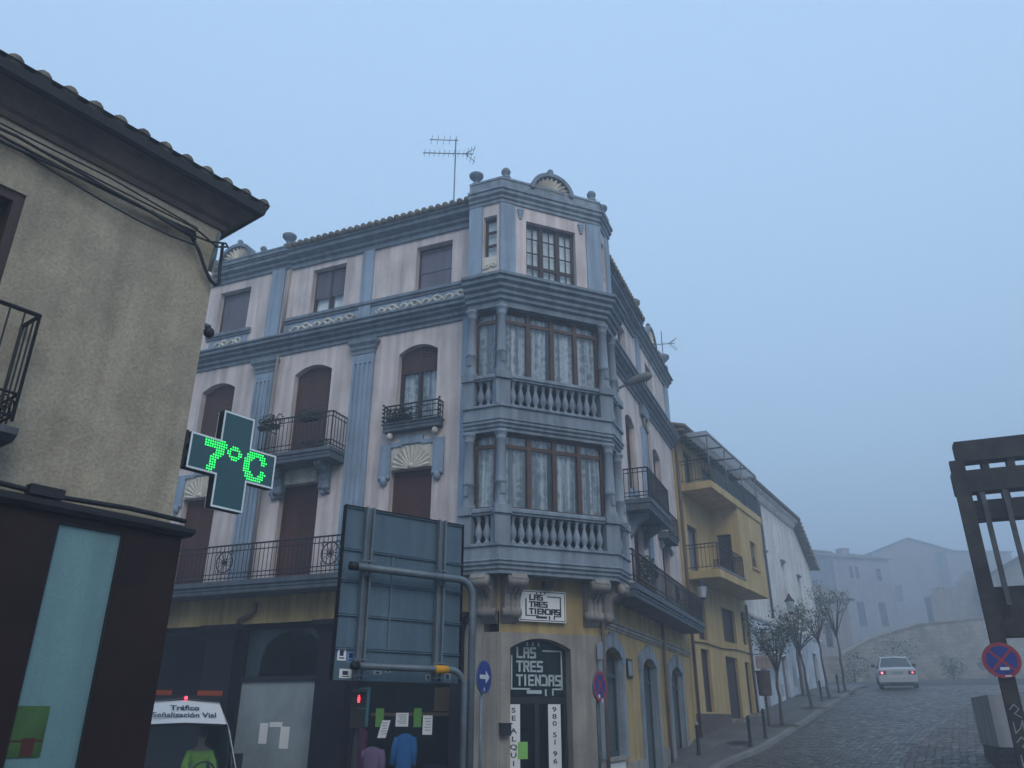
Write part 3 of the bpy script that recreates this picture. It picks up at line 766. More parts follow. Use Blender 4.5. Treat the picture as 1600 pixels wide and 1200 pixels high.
# scroll corbels under the bay
def corbel(fr, a, w=.34):
    mb = MB(); pr = [(-.02,4.70),(.62,4.70),(.64,4.62),(.60,4.52),(.50,4.46),(.38,4.42),(.30,4.34),(.26,4.22),(.24,4.10),(.26,4.0),(.22,3.92),(.12,3.88),(.04,3.80),(-.02,3.78)]
    mb.side(fr, pr, a-w/2, a+w/2)
    for dd, zz, r in ((.52,4.57,.11), (.18,3.99,.09)):
        mb.tube([fr.p(a-w/2-.03, dd, zz), fr.p(a+w/2+.03, dd, zz)], r, 12)
    for k in (-1, 0, 1): mb.side(fr, [(d+.02, z) for d, z in pr[4:10]]+[(.1,4.2)], a+k*w*.3-.03, a+k*w*.3+.03)
    part(mb, 'corbel', m_corbel, cb)
for fr, a in ((FL,.42), (FT0,.40), (FT0,2.30), (FR,.42)): corbel(fr, a)

# ------------------------------------------------------------------ balconies on the two fronts
def slab(fr, a0, a1, d, z0, z1):
    mb = MB(); path = [fr.xy(a0, 0), fr.xy(a0, d), fr.xy(a1, d), fr.xy(a1, 0)]
    if fr is FL: path = path[::-1]
    mb.sweep(path, [(-d*.98,z0),(-.10,z0),(-.10,z0+.07),(-.04,z0+.1),(-.04,z0+.16),(0,z0+.18),(0,z1),(-d*.98,z1)])
    mb.plan([fr.xy(a0+.03, 0), fr.xy(a0+.03, d-.06), fr.xy(a1-.03, d-.06), fr.xy(a1-.03, 0)], z0+.01, z1-.01)
    return part(mb, 'balcony', m_bluedk, cb)
b = slab(FL, CH+.2, 10.4, .72, 4.64, 4.93)
part(railing(FL, CH+.22, 10.38, .66, 5.0, 5.78, mid=[5.62, 5.1], bar=.009), 'railing', m_black, b)
for a in (4.0, 6.95, 9.85): mb = MB(); wheel(mb, FL, a, .67, 5.37, .24); part(mb, 'wheel_ornament', m_black, b)
b = slab(FR, CH+.05, 9.9, .72, 4.50, 4.80)
part(railing(FR, CH+.07, 9.86, .66, 4.88, 5.58, mid=[5.44, 4.98]), 'railing', m_black, b)
for a in (5.9, 8.2): mb = MB(); wheel(mb, FR, a, .67, 5.2, .22); part(mb, 'wheel_ornament', m_black, b)
b = slab(FL, 4.28, 6.5, .68, 7.66, 7.92)
part(railing(FL, 4.32, 6.46, .62, 7.99, 8.84, mid=[8.70, 8.1], bar=.010), 'railing', m_black, b)
for a in (4.75, 6.1):
    mb = MB(); mb.side(FL, [(-.02,7.66),(.5,7.66),(.5,7.58),(.36,7.5),(.2,7.42),(.13,7.25),(.16,7.1),(.08,6.98),(-.02,6.95)], a-.10, a+.10)
    mb.tube([FL.p(a-.13,.30,7.55), FL.p(a+.13,.30,7.55)], .08, 10); mb.tube([FL.p(a-.12,.11,7.1), FL.p(a+.12,.11,7.1)], .06, 10); part(mb, 'bracket', m_blue, b)
b = slab(FR, 3.1, 5.7, .72, 7.0, 7.3)
part(railing(FR, 3.14, 5.66, .66, 7.38, 8.15, mid=[8.02, 7.48], bar=.011), 'railing', m_black, b)
for a in (3.6, 5.2):
    mb = MB(); mb.side(FR, [(-.02,7.0),(.5,7.0),(.5,6.9),(.34,6.8),(.18,6.7),(.10,6.5),(-.02,6.35)], a-.1, a+.1); part(mb, 'bracket', m_blue, b)
b = slab(FR, 7.0, 8.5, .4, 7.05, 7.25); part(railing(FR, 7.03, 8.47, .36, 7.3, 7.9), 'railing', m_black, b)
# window guard of the second floor
b = slab(FL, 1.62, 3.18, .28, 8.22, 8.42)
mb = railing(FL, 1.68, 3.12, .24, 8.47, 8.88, mid=[8.6, 8.76], step=.14)
for a in (1.68, 3.12):
    for z in (8.5, 8.6, 8.7, 8.8, 8.9): mb.ball(FL.p(a+(.03 if a > 2 else -.03), .25, z), .03, 6)
for k in range(5): mb.tube([FL.p(2.0+.2*k+.06*math.cos(t), .25, 8.68+.06*math.sin(t)) for t in [j*.7 for j in range(9)]], .009, 4)
part(mb, 'railing', m_black, b)
for a in (1.8, 3.0): mb = MB(); mb.ball(FL.p(a,.13,8.14), .08, 10, 1.2); part(mb, 'bracket', m_cream, b)
# shells over the first floor doors
for fr, a0, a1, z in ((FL,1.95,2.95,7.33), (FL,5.03,6.07,7.30), (FL,8.18,9.18,7.26), (FR,4.05,5.0,7.12), (FR,7.55,8.55,7.17)):
    sh = part(shell_panel(fr, a0, a1, z, z+.56), 'shell_overdoor', m_cream, cb)
    mb = MB()
    mb.box(fr, a0-.35, a0-.06, -.02, .05, z-.22, z+.66); mb.box(fr, a1+.06, a1+.35, -.02, .05, z-.22, z+.66)
    mb.box(fr, a0-.06, a0+.25, -.02, .052, z+.56, z+.66); mb.box(fr, a1-.25, a1+.06, -.02, .052, z+.56, z+.66); mb.box(fr, a0+.2, a1-.2, -.02, .058, z+.60, z+.78)
    for sa in (a0-.2, a1+.2):
        mb.ball(fr.p(sa, .04, z-.26), .09, 8, 1.3); mb.ball(fr.p(sa-.1, .03, z-.17), .06, 8); mb.ball(fr.p(sa+.1, .03, z-.17), .06, 8)
    part(mb, 'overdoor_frame', m_bluelt, sh)
# drain pipes
for pts in ([FL.p(6.66,.07,13.6), FL.p(6.66,.07,11.55)], [FL.p(6.64,.12,10.9), FL.p(6.64,.12,4.98)], [FL.p(6.35,.10,4.5), FL.p(6.35,.10,4.3), FL.p(6.8,.10,4.12), FL.p(6.8,.1,3.95)],
            [FR.p(.24,.08,4.4), FR.p(.24,.08,0.)], [FR.p(6.35,.08,10.9), FR.p(6.35,.08,7.2)], [FR.p(6.35,.08,4.48), FR.p(6.35,.08,.8)]):
    mb = MB(); mb.tube(pts, .045, 8); part(mb, 'drain_pipe', m_cove if pts[0][2] < 6 else m_corbel, cb)
# ------------------------------------------------------------------ ground floor of the corner building
m_stonec = M('dressed_stone', (.30,.275,.245), var=.2, bump=.35, bscale=70, fine=.28, streak=.3)
mb = MB()
wall(mb, FL, .207, LEN_L, 4.03, 4.95, [], .3)
gR = [(.30,1.80,1.25,3.46,.22), (3.78,5.28,.75,3.44,.22), (7.2,8.8,.75,3.42,.22)]
wall(mb, FR, .207, LEN_R, -.6, 4.95, gR, .3)
wall(mb, FT0, .207, BW-.207, 3.62, 4.95, [], .3)
part(mb, 'shop_wall', m_ochre, cb)
mb = MB()
mb.sweep([VR, FR.xy(LEN_R)], [(-.02,3.84),(.03,3.84),(.03,3.88),(.06,3.90),(.06,3.96),(.09,3.98),(.09,4.02),(-.02,4.03)])
part(mb, 'string_course', m_corbel, cb)
# stone surround of the corner door
mb = MB()
DO = (.44,1.80,-.3,3.52,.2)
wall(mb, FT0, .16, BW-.16, -.6, 3.62, [DO], .35, .03)
mb.box(FL, .16, .55, -.3, .035, -.6, 3.62); mb.box(FR, .16, .24, -.3, .035, -.6, 3.62)
for a0, a1 in ((.16,.44-.10), (1.9,BW-.16)): mb.box(FT0, a0+.03, a1-.0, .0, .06, -.6, .5)
part(mb, 'stone_surround', m_stonec, cb)
mb = MB(); mb.box(FL, LEN_L-.5, LEN_L, -.3, .0, -.6, 4.03); part(mb, 'shop_pier', m_stonec, cb)
mb = MB(); mb.box(FL, .55, .98, -.3, .0, -.6, 4.03); part(mb, 'shop_pier', m_stonec, cb)

# corner door: frame, glass leaves and the transom that carries the shop's logo
mb = MB(); d = -.22
a0, a1 = DO[0], DO[1]
mb.box(FT0, a0, a0+.06, d-.06, d, 0, 3.52); mb.box(FT0, a1-.06, a1, d-.06, d, 0, 3.52); mb.box(FT0, a0+.06, a1-.06, d-.06, d-.002, 2.28, 2.40)
mb.box(FT0, (a0+a1)/2-.05, (a0+a1)/2+.05, d-.06, d+.004, 0, 2.28); mb.box(FT0, a0+.06, a1-.06, d-.06, d-.003, 0, .2)
door = part(mb, 'door', m_black, cb)
mb = MB(); mb.box(FT0, a0+.03, a1-.03, d-.04, d-.034, .1, 3.5); part(mb, 'pane', m_glass_dk, door)
mb = MB(); mb.box(FT0, a0-.1, a1+.1, -1.3, -1.25, 0, 3.6); mb.box(FT0, a0, a0+.04, -1.25, -.32, 0, 3.5); mb.box(FT0, a1-.04, a1, -1.25, -.32, 0, 3.5); mb.box(FT0, a0, a1, -1.25, -.32, 3.5, 3.6); part(mb, 'lobby', m_void, door)
mb = MB(); mb.box(FT0, a0+.06, a1-.06, d-.05, d-.045, 2.4, 3.5); part(mb, 'transom_panel', M('dark_green_panel', (.012,.022,.028), rough=.3, bump=0), door)

def logo(mb, o, ux, uy, S, w, sub=True):
    """the three stacked words inside a broken frame"""
    rows = (('LAS', .70), ('TRES', .42), ('TIENDAS', .14))
    for t, y in rows: stroke_text(mb, t, .16, y, .19, w, o, ux, uy, .50)
    stroke(mb, [(.03,.72), (.03,.06), (.42,.06)], w*.8, o, ux, uy)
    stroke(mb, [(.74,.84), (1.16,.84), (1.16,.06), (.95,.06), (.95,-.05)], w*.8, o, ux, uy)
    stroke(mb, [(.40,.0), (.66,.0)], w*1.7, o, ux, uy); stroke(mb, [(.79,.04), (.79,-.06)], w*.9, o, ux, uy)
    for k in range(3): stroke(mb, [(.38+.13*k,.96), (.38+.13*k,1.0)], w*.7, o, ux, uy); stroke(mb, [(.36+.13*k,.945), (.40+.13*k,.945)], w*.4, o, ux, uy)
class V3(Vector): pass
UX = (FD[0], FD[1], 0); UZ = (0,0,1)
S = 1.0
mb = MB(); logo(mb, FT0.p(a0+.11, d-.02, 2.50), tuple(x*S for x in UX), (0,0,.95), 1, .042)
part(mb, 'logo_lettering', M('pale_logo_paint', (.42,.50,.52), rough=.6, bump=0, var=.05), door)
# banners, papers and signs on the corner
def banner(x0, x1, z0, z1, text, group, label, zt, stepz, first):
    r = thing('banner', label, 'banner', FT0.p((x0+x1)/2, d-.0, z0), group)
    mb = MB(); mb.box(FT0, x0, x1, d+.006, d+.012, z0, z1); part(mb, 'sheet', m_white, r)
    mb = MB(); z = first
    for ch in text:
        if ch != ' ': letters(mb, ch, FT0.p((x0+x1)/2, d+.0135, z), tuple(1.55*v for v in UX), UZ, .128, .022)
        z -= stepz if ch != ' ' else stepz*.6
    part(mb, 'lettering', m_ink, r)
banner(.47, .75, .2, 2.265, 'SE ALQUILA', 'banners on the corner door', 'white vertical banner reading SE ALQUILA on the left leaf of the corner door', .2, .145, 2.11)
banner(1.37, 1.65, .2, 2.27, '980 51 96 0', 'banners on the corner door', 'white vertical banner of phone digits on the right leaf of the corner door', .2, .132, 2.13)
mb = MB(); mb.box(FT0, .70, .91, d+.016, d+.020, 1.27, 1.58); solo(mb, 'paper_note', M('green_paper', (.22,.50,.12), bump=0, var=.05), 'bright green note stuck beside the white SE ALQUILA banner', 'paper note', FT0.p(.83, d, 1.3))
sg = thing('shop_sign', 'white rectangular shop sign with black logo above the corner door', 'sign', FT0.p(1.13, .05, 3.84))
mb = MB(); mb.box(FT0, .60, 1.68, .04, .10, 3.84, 4.47); part(mb, 'board', m_white, sg)
mb = MB()
for q in ((.62,1.66,3.86,3.875), (.62,1.66,4.435,4.45)): mb.box(FT0, q[0], q[1], .10, .103, q[2], q[3])
for q in ((.62,.635), (1.645,1.66)): mb.box(FT0, q[0], q[1], .10, .103, 3.875, 4.435)
logo(mb, FT0.p(.74, .1035, 3.93), tuple(x*.70 for x in UX), (0,0,.50), 1, .055)
part(mb, 'lettering', m_ink, sg)
sl = thing('spotlight', 'small dark spotlight over the white shop sign', 'lamp', FT0.p(1.22, .05, 4.52))
mb = MB(); mb.box(FT0, 1.12, 1.30, .16, .30, 4.50, 4.66); part(mb, 'housing', m_black, sl)
mb = MB(); mb.tube([FT0.p(1.21,.0,4.62), FT0.p(1.21,.2,4.60)], .02, 6); part(mb, 'arm', m_black, sl)
ib = thing('letter_box', 'small black letter box on the stone pier left of the corner door', 'letter box', FT0.p(.2, .05, 1.6))
mb = MB(); mb.box(FT0, .19, .41, .07, .16, 1.70, 1.90); part(mb, 'box', m_black, ib)
mb = MB(); mb.box(FT0, .18, .42, .06, .20, 1.90, 1.925); mb.box(FT0, .22, .38, .162, .166, 1.83, 1.85); part(mb, 'lid', m_black, ib)

# arched shop openings on the right side
for i, h in enumerate(gR):
    a0, a1, z0, z1 = h[:4]
    mb = MB()
    mb.box(FR, a0-.22, a0-.0, .0, .06, z0, z1-.32); mb.box(FR, a1, a1+.22, .0, .06, z0, z1-.32)
    N_ = 10; inn = [(a0+(a1-a0)*k/N_, z1-.22*(2*k/N_-1)**2) for k in range(N_+1)]
    out = [(a0-.26, z1-.32), (a0-.26, z1-.02), (a0+.05, z1+.12), ((a0+a1)/2-.1, z1+.28), ((a0+a1)/2+.1, z1+.28), (a1-.05, z1+.12), (a1+.26, z1-.02), (a1+.26, z1-.32), (a1, z1-.32)]
    mb.prism(FR, inn+[(a1, z1-.32)]+out[::-1][1:]+[(a0, z1-.32)], .0, .08)
    mb.box(FR, a0, a0+.02, -.27, .0, z0, z1-.22); mb.box(FR, a1-.02, a1, -.27, .0, z0, z1-.22)
    mb.side(FR, [(0,z1-.02),(.12,z1-.02),(.15,z1+.32),(0,z1+.32)], (a0+a1)/2-.10, (a0+a1)/2+.10)
    sr = part(mb, 'arch_surround', m_bluemid, cb)
    mb = MB(); d2 = -.10
    for q in ((a0, a0+.07), (a1-.07, a1), ((a0+a1)/2-.04, (a0+a1)/2+.04)): mb.box(FR, *q, d2-.06, d2, z0, z1)
    mb.box(FR, a0+.07, a1-.07, d2-.058, d2-.003, z1-.62, z1-.54); mb.box(FR, a0+.07, a1-.07, d2-.058, d2-.004, z0, z0+.1)
    w = part(mb, 'shop_window' if i < 2 else 'shop_door', M('teal_frame%d' % i, (.035,.06,.08), rough=.5) if i < 2 else m_black, cb)
    mb = MB(); mb.box(FR, a0+.03, a1-.03, d2-.034, d2-.028, z0+.02, z1-.03); part(mb, 'pane', m_glass_dk, w)
    mb = MB(); mb.box(FR, a0-.02, a1+.02, -.50, -.48, z0-.1, z1+.05); mb.box(FR, a0-.02, a0, -.48, -.3, z0, z1); mb.box(FR, a1, a1+.02, -.48, -.3, z0, z1); part(mb, 'blind', M('grey_green_blind%d' % i, (.13,.20,.20) if i < 2 else (.03,.035,.05), streak=.35), w)
mb = MB(); mb.box(FR, .4, 1.75, -.02, .04, .5, 1.16); part(mb, 'vent_panel', m_white, cb)
mb = MB(); mb.box(FR, .3, 1.9, -.02, .10, 1.19, 1.26); part(mb, 'sill', m_stonec, cb)
mb = MB(); 
for a0, a1, z1 in ((1.95,3.6,1.12), (5.45,7.0,1.3), (9.0,10.45,1.35)):
    mb = MB(); mb.box(FR, a0, a1, -.02, .06, -.3, z1); part(mb, 'plinth', m_stonec, cb)
bs = thing('wall_sign', 'small dark framed plate on the yellow wall between two arched shop windows', 'sign', FR.p(2.55,.0,3.0))
mb = MB(); mb.box(FR, 2.35, 2.80, .0, .05, 2.88, 3.30); part(mb, 'frame', m_black, bs)
mb = MB(); mb.box(FR, 2.40, 2.75, .05, .053, 2.93, 3.25); part(mb, 'plate', m_offw, bs)

# shop front on the left side: dark piers, cornice, windows
for a0, a1 in ((6.82,7.66), (3.72,4.50), (.98,1.24)):
    mb = MB()
    mb.box(FL, a0, a1, -.3, .10, -.3, 3.72)
    path = [FL.xy(a1, 0), FL.xy(a1, .10), FL.xy(a0, .10), FL.xy(a0, 0)]
    mb.sweep(path, [(-.09,3.70),(.02,3.70),(.04,3.78),(.10,3.86),(.14,3.90),(.14,4.02),(-.09,4.02)])
    mb.box(FL, a0-.04, a1+.04, .0, .14, -.3, .5)
    part(mb, 'shop_pier', m_dark, cb)
for a0, a1 in ((1.24,3.72), (4.5,6.82), (7.66,10.2)):
    mb = MB(); mb.box(FL, a0, a1, -.3, -.16, 3.92, 4.03); part(mb, 'shop_lintel', m_dark, cb)
    mb = MB(); mb.box(FL, a0, a1, -.3, -.14, -.3, .45); part(mb, 'shop_plinth', m_dark, cb)
mb = MB()     # interior boxes
mb.box(FL, 1.0, 10.2, -2.6, -2.55, 0, 4.03); mb.box(FL, 1.0, 10.2, -2.55, -.31, 3.98, 4.03)
for a in (1.0, 4.0, 7.2, 10.15): mb.box(FL, a, a+.05, -2.55, -.31, 0, 3.98)
mb.box(FL, 1.05, 10.15, -2.55, -.31, .35, .4)
part(mb, 'shop_interior', m_void, cb)
mb = MB(); mb.box(FL, 1.35, 2.1, -1.3, -.9, 2.15, 2.62); mb.box(FL, 1.3, 3.6, -1.4, -.8, 2.05, 2.12); part(mb, 'shop_shelf', M('cardboard_brown', (.30,.19,.09), bump=.1), cb)
# first window: clothes shop
mb = MB(); dd = -.2
for a in (1.24, 3.66): mb.box(FL, a, a+.06, dd-.05, dd, .45, 3.92)
mb.box(FL, 1.3, 3.66, dd-.05, dd-.002, 2.75, 2.82)
w = part(mb, 'shop_window', m_black, cb)
mb = MB(); mb.box(FL, 1.27, 3.69, dd-.03, dd-.025, .45, 3.92); part(mb, 'pane', m_glass_dk, w)
# second: white-washed glass below a dark arched light
mb = MB()
for a in (4.5, 6.74): mb.box(FL, a, a+.08, dd-.05, dd, .45, 3.92)
mb.box(FL, 4.58, 6.74, dd-.05, dd+.03, 2.78, 2.88)
w = part(mb, 'shop_window', m_black, cb)
mb = MB(); mb.box(FL, 4.58, 6.74, dd-.04, dd-.03, .45, 2.78); part(mb, 'whitewashed_pane', m_offw, w)
mb = MB(); mb.box(FL, 4.58, 6.74, dd-.03, dd-.025, 2.88, 3.92); part(mb, 'pane', m_glass_dk, w)
mb = MB(); arc = [(4.58,2.88),(4.60,3.3),(4.75,3.6),(5.05,3.82),(5.5,3.9),(5.9,3.8),(6.2,3.6),(6.33,3.3),(6.36,2.88)]
mb.prism(FL, [(4.58,3.92),(4.58,3.5)]+[(4.60,3.3),(4.75,3.6),(5.05,3.82),(5.5,3.9),(5.9,3.8),(6.2,3.6),(6.33,3.3),(6.36,2.88)]+[(6.74,2.88),(6.74,3.92)], dd-.12, dd-.08)
part(mb, 'arched_screen', M('grey_screen', (.10,.13,.15), streak=.2), w)
for a, z, ww, hh in ((5.98,1.70,.22,.42), (5.40,1.62,.24,.44), (5.66,1.88,.34,.10)):
    mb = MB(); mb.box(FL, a-ww/2, a+ww/2, dd-.028, dd-.024, z-hh/2, z+hh/2)
    solo(mb, 'paper_note', m_white, {5.98:'white sheet taped left on the whitewashed shop window', 5.40:'white sheet taped right on the whitewashed shop window', 5.66:'short white paper strip between two sheets on the whitewashed window'}[a], 'paper note', FL.p(a, dd, z), 'notices on the whitewashed window')
# third: dark shop window behind the van
mb = MB()
for a in (7.66, 10.12): mb.box(FL, a, a+.08, dd-.05, dd, .45, 3.92)
mb.box(FL, 7.74, 10.12, dd-.05, dd-.002, 2.4, 2.5)
w = part(mb, 'shop_window', m_black, cb)
mb = MB(); mb.box(FL, 7.7, 10.16, dd-.03, dd-.025, .45, 3.92); part(mb, 'pane', m_glass_dk, w)

# goods and notices in the clothes shop's window
for (a, z, w_, h_, mat, lab) in (
    (2.90, 1.80, .20, .34, m_white, 'white sheet tilted beside a green note in the clothes shop window'),
    (2.48, 1.98, .30, .26, m_white, 'white sheet with grey lines above the blue jacket'),
    (1.88, 1.88, .22, .36, m_white, 'white sheet at the right of the clothes shop window'),
    (3.02, 2.02, .20, .36, None, 'green note overlapped by a tilted white sheet'),
    (2.12, 2.02, .18, .36, None, 'green note between two white sheets in the clothes shop window')):
    mt = mat or bpy.data.materials.get('green_note') or M('green_note', (.10,.26,.05), bump=0)
    r = thing('paper_note', lab, 'paper note', FL.p(a, dd, z), 'notices in the clothes shop window')
    mb = MB(); k = .05 if 'tilted beside' in lab else 0
    dz = dd-.020 if mat else dd-.023
    mb.add([FL.p(a-w_/2+k, dz, z-h_/2), FL.p(a+w_/2+k, dz, z-h_/2), FL.p(a+w_/2-k, dz, z+h_/2), FL.p(a-w_/2-k, dz, z+h_/2)], [(0,1,2,3)])
    part(mb, 'sheet', mt, r)
    if mat:
        mb = MB()
        for q in range(5): mb.box(FL, a-w_*.36, a+w_*(.36-.1*(q % 3)), dz+.001, dz+.0014, z+h_*(.32-.15*q), z+h_*(.32-.15*q)+.015)
        part(mb, 'printed_lines', M('grey_print', (.30,.30,.32), bump=0) if 'grey_print' not in bpy.data.materials else bpy.data.materials['grey_print'], r)
def garment(a, ztop, w, h, mat, label, flare=1., sleeves=True, dpt=.36):
    """a garment on a hanger: shoulders, body, sleeves"""
    r = thing('garment', label, 'garment', FL.p(a, -dpt, ztop-h), 'clothes hung in the shop window')
    mb = MB(); n = 20; rings = []
    for t, ww, dp in ((0,.16,.05), (.03,.30,.06), (.07,.46,.08), (.14,.5,.10), (.4,.46,.11), (.7,.47*flare,.11), (1.,.5*flare,.12)):
        ring = []
        for k in range(n):
            th = 2*math.pi*k/n; wob = 1+.06*math.sin(5*th+t*3)*t
            ring.append(FL.p(a+w*ww*math.cos(th)*wob, -dpt+dp*math.sin(th)*wob, ztop-h*t))
        rings.append(ring)
    vs = [v for q in rings for v in q]; fs = []
    for i in range(len(rings)-1):
        for k in range(n): fs.append([i*n+k, i*n+(k+1) % n, (i+1)*n+(k+1) % n, (i+1)*n+k])
    mb.add(vs, fs, True); part(mb, 'cloth', mat, r)
    if sleeves:
        for sg in (-1, 1):
            mb = MB(); mb.tube([FL.p(a+sg*w*.42, -dpt, ztop-h*.09), FL.p(a+sg*w*.56, -dpt+.02, ztop-h*.3), FL.p(a+sg*w*.60, -dpt+.05, ztop-h*.62)], [.075, .07, .055], 10); part(mb, 'sleeve', mat, r)
    mb = MB(); mb.tube([FL.p(a, -dpt, ztop-.02), FL.p(a, -dpt, ztop+.05), FL.p(a+.03, -dpt, ztop+.09), FL.p(a-.02, -dpt, ztop+.10)], .006, 5); part(mb, 'hanger', m_zinc, r)
garment(3.58, 1.84, .42, 1.2, M('plum_cloth', (.16,.04,.10), bump=.1), 'long dark plum dress hung at the left of the shop window', 1.25, False)
garment(3.22, 1.46, .46, .8, M('lilac_cloth', (.42,.24,.40), bump=.1), 'lilac jumper hung between a plum dress and a blue jacket')
garment(2.46, 1.72, .42, .95, M('blue_cloth', (.05,.24,.60), bump=.1), 'bright blue jacket hung in the middle of the shop window')
mb = MB(); r = thing('folded_clothes', 'pile of dark folded clothes at the right of the shop window', 'clothes', FL.p(1.9,-.6,.95))
mb.box(FL, 1.45, 2.15, -.9, -.40, .4, .95); part(mb, 'display_table', m_dark, r)
mb = MB()
for k in range(3): mb.box(FL, 1.5+.02*k, 2.1-.03*k, -.8, -.42, .955+.06*k, 1.01+.06*k)
part(mb, 'clothes_stack', M('navy_cloth', (.03,.04,.07), bump=.2), r)
sc_ = thing('scarf', 'teal scarf hanging above the plum dress', 'scarf', FL.p(3.5,-.35,1.9), 'clothes hung in the shop window')
mb = MB(); n = 9
vs = []
for k in range(n):
    a = 3.36+.30*k/(n-1); vs += [FL.p(a, -.34+.03*(k % 2), 2.62), FL.p(a, -.36+.04*((k+1) % 2), 1.86-.04*(k % 2))]
mb.add(vs, [(2*k, 2*k+2, 2*k+3, 2*k+1) for k in range(n-1)], True); part(mb, 'cloth', M('teal_cloth', (.10,.30,.33), bump=.1), sc_)

# ------------------------------------------------------------------ plants on the balconies
def window_box(fr, a, d, z, w, lab, leaf=m_leaf, n=260, hh=.20, group='plants on the balconies'):
    r = thing('planter', lab, 'plant', fr.p(a, d, z), group)
    mb = MB(); mb.side(fr, [(d-.06,z),(d+.06,z),(d+.08,z+.10),(d-.08,z+.10)], a-w/2, a+w/2); part(mb, 'trough', m_dark, r)
    mb = MB()
    for k in range(5): mb.leaves(fr.p(a-w/2+w*(k+.5)/5, d+random.uniform(-.03,.05), z+.08+hh*.5), n//4, .17, .085, hh/.17)
    part(mb, 'foliage', leaf, r)
window_box(FL, 6.25, .55, 8.62, .55, 'bushy green plant on the left corner of the upper balcony railing', hh=.22)
window_box(FL, 5.05, .55, 8.68, .42, 'small green plant over the middle of the upper balcony railing', hh=.14)
window_box(FL, 4.95, .35, 7.93, .75, 'low green planter standing on the floor of the upper balcony', m_leafd, hh=.16)
window_box(FL, 2.72, .20, 8.45, .6, 'dark green plant in the window guard of the second floor', m_leafd, 300, .2)
r = thing('potted_shrub', 'tall dark potted shrub behind the long right balcony railing', 'plant', FR.p(3.5,.4,4.8), 'plants on the balconies')
mb = MB(); mb.lathe(FR.p(3.5,.42,4.8), [(.12,0),(.16,.25),(.17,.28),(.001,.26)], 12); part(mb, 'pot', m_terra, r)
mb = MB(); mb.leaves(FR.p(3.5,.42,5.45), 420, .26, .10, 1.7); part(mb, 'foliage', m_leafd, r)

# ------------------------------------------------------------------ roof aerials and the facade street lamp
def aerial(x, y, z0, z1, yaw, label, twin=True):
    r = thing('tv_aerial', label, 'aerial', (x, y, z0), 'television aerials on the roofs')
    mb = MB(); mb.tube([(x,y,z0),(x,y,z1)], .022, 6); part(mb, 'mast', m_zinc, r)
    c, s = math.cos(yaw), math.sin(yaw)
    def P(a, b, z): return (x+c*a-s*b, y+s*a+c*b, z)
    mb = MB()
    if twin: mb.tube([P(-.82,0,z1-.18), P(.08,0,z1-.05)], .014, 5)
    mb.tube([P(-1.0,0,z1-.72), P(.55,0,z1-.50)], .016, 5)
    for k in range(9): a = -.95+1.2*k/8; zz = z1-.72+.22*(a+1.0)/1.55; mb.tube([P(a,-.16,zz), P(a,.16,zz)], .007, 4)
    if twin:
        for k in range(5): a = -.75+.75*k/4; mb.tube([P(a,-.2,z1-.18+.13*(a+.82)/.9), P(a,.2,z1-.18+.13*(a+.82)/.9)], .007, 4)
    for sg in (-1, 1):
        mb.tube([P(.30,0,z1-.53), P(.62,0,z1-.53+sg*.26)], .012, 4)
        for k in range(3): mb.tube([P(.38+.1*k,-.2,z1-.53+sg*(.06+.08*k)), P(.38+.1*k,.2,z1-.53+sg*(.06+.08*k))], .008, 4)
    part(mb, 'antenna', m_zinc, r)
aerial(-1.75, 19.4, 14.3, 18.65, R_(12), 'tall twin television aerial on the corner building roof left of its tower')
aerial(6.2, 29.0, 13.4, 16.8, R_(8), 'thin television aerial standing at the far right end of the roof', False)
sl = thing('street_lamp', 'grey cobra head street lamp on an arm from the right front of the corner building', 'street lamp', FR.p(1.9,.2,9.9))
mb = MB(); mb.tube([FR.p(1.95,.0,9.75), FR.p(1.95,.35,10.0), FR.p(1.95,.62,10.08)], .035, 8); part(mb, 'arm', m_zinc, sl)
mb = MB(); P = [FR.p(1.95,.50,10.08), FR.p(1.95,.62,10.1), FR.p(1.95,.85,10.15), FR.p(1.95,1.10,10.2), FR.p(1.95,1.22,10.22)]
mb.tube(P, [.05,.09,.13,.12,.05], 10); part(mb, 'lamp_head', M('grey_lamp_head', (.16,.17,.17), rough=.6), sl)
# ------------------------------------------------------------------ ochre house on the left, near the camera
D1 = ang(37); NA = right_of(D1)
FA = F((-3.54, 8.0), (-D1[0], -D1[1]), NA)       # a grows to the left, towards the camera
FAr = F((-3.54, 8.0), (-NA[0], -NA[1]), D1)      # the return wall, hidden round the corner
AL, ARW = 9.0, 6.0
lh = thing('ochre_house', 'ochre grey rendered house with tiled eaves and a dark shop front at the left', 'house', (-3.54, 8.0, 0))
mb = MB()
wall(mb, FA, 0, AL, 3.80, 7.52, [(2.07,3.15,4.36,6.74), (5.2,6.3,4.36,6.74)], .35)
wall(mb, FAr, 0, ARW, -.3, 7.52, [], .3)
mb.add([FA.p(AL,0,-.3), FA.p(AL,-6,-.3), FA.p(AL,-6,7.4), FA.p(AL,0,7.4)], [(0,1,2,3)])
mb.add([FAr.p(ARW,0,-.3), FAr.p(ARW,-9,-.3), FAr.p(ARW,-9,7.4), FAr.p(ARW,0,7.4)], [(0,1,2,3)])
part(mb, 'wall', m_left, lh)
eav = [FA.xy(AL), FA.xy(0), FAr.xy(ARW)]
mb = MB(); mb.sweep(eav, [(-.05,7.45),(.03,7.45),(.05,7.51),(.09,7.54),(.14,7.61),(.20,7.67),(.27,7.705),(-.05,7.72)]); part(mb, 'eaves_cove', m_cove, lh)
mb = MB(); mb.sweep(eav, [(-.05,7.722),(.30,7.708),(.34,7.73),(.355,7.83),(-.05,7.85)]); part(mb, 'eaves_board', M('dark_eaves', (.03,.03,.035), bump=.2), lh)
mb = MB()
o2 = offset_path(eav, .38); 
apex = [FA.p(AL,-3.0,9.0), FA.p(3.0,-3.0,9.0), FAr.p(ARW,-3.0,9.0)]
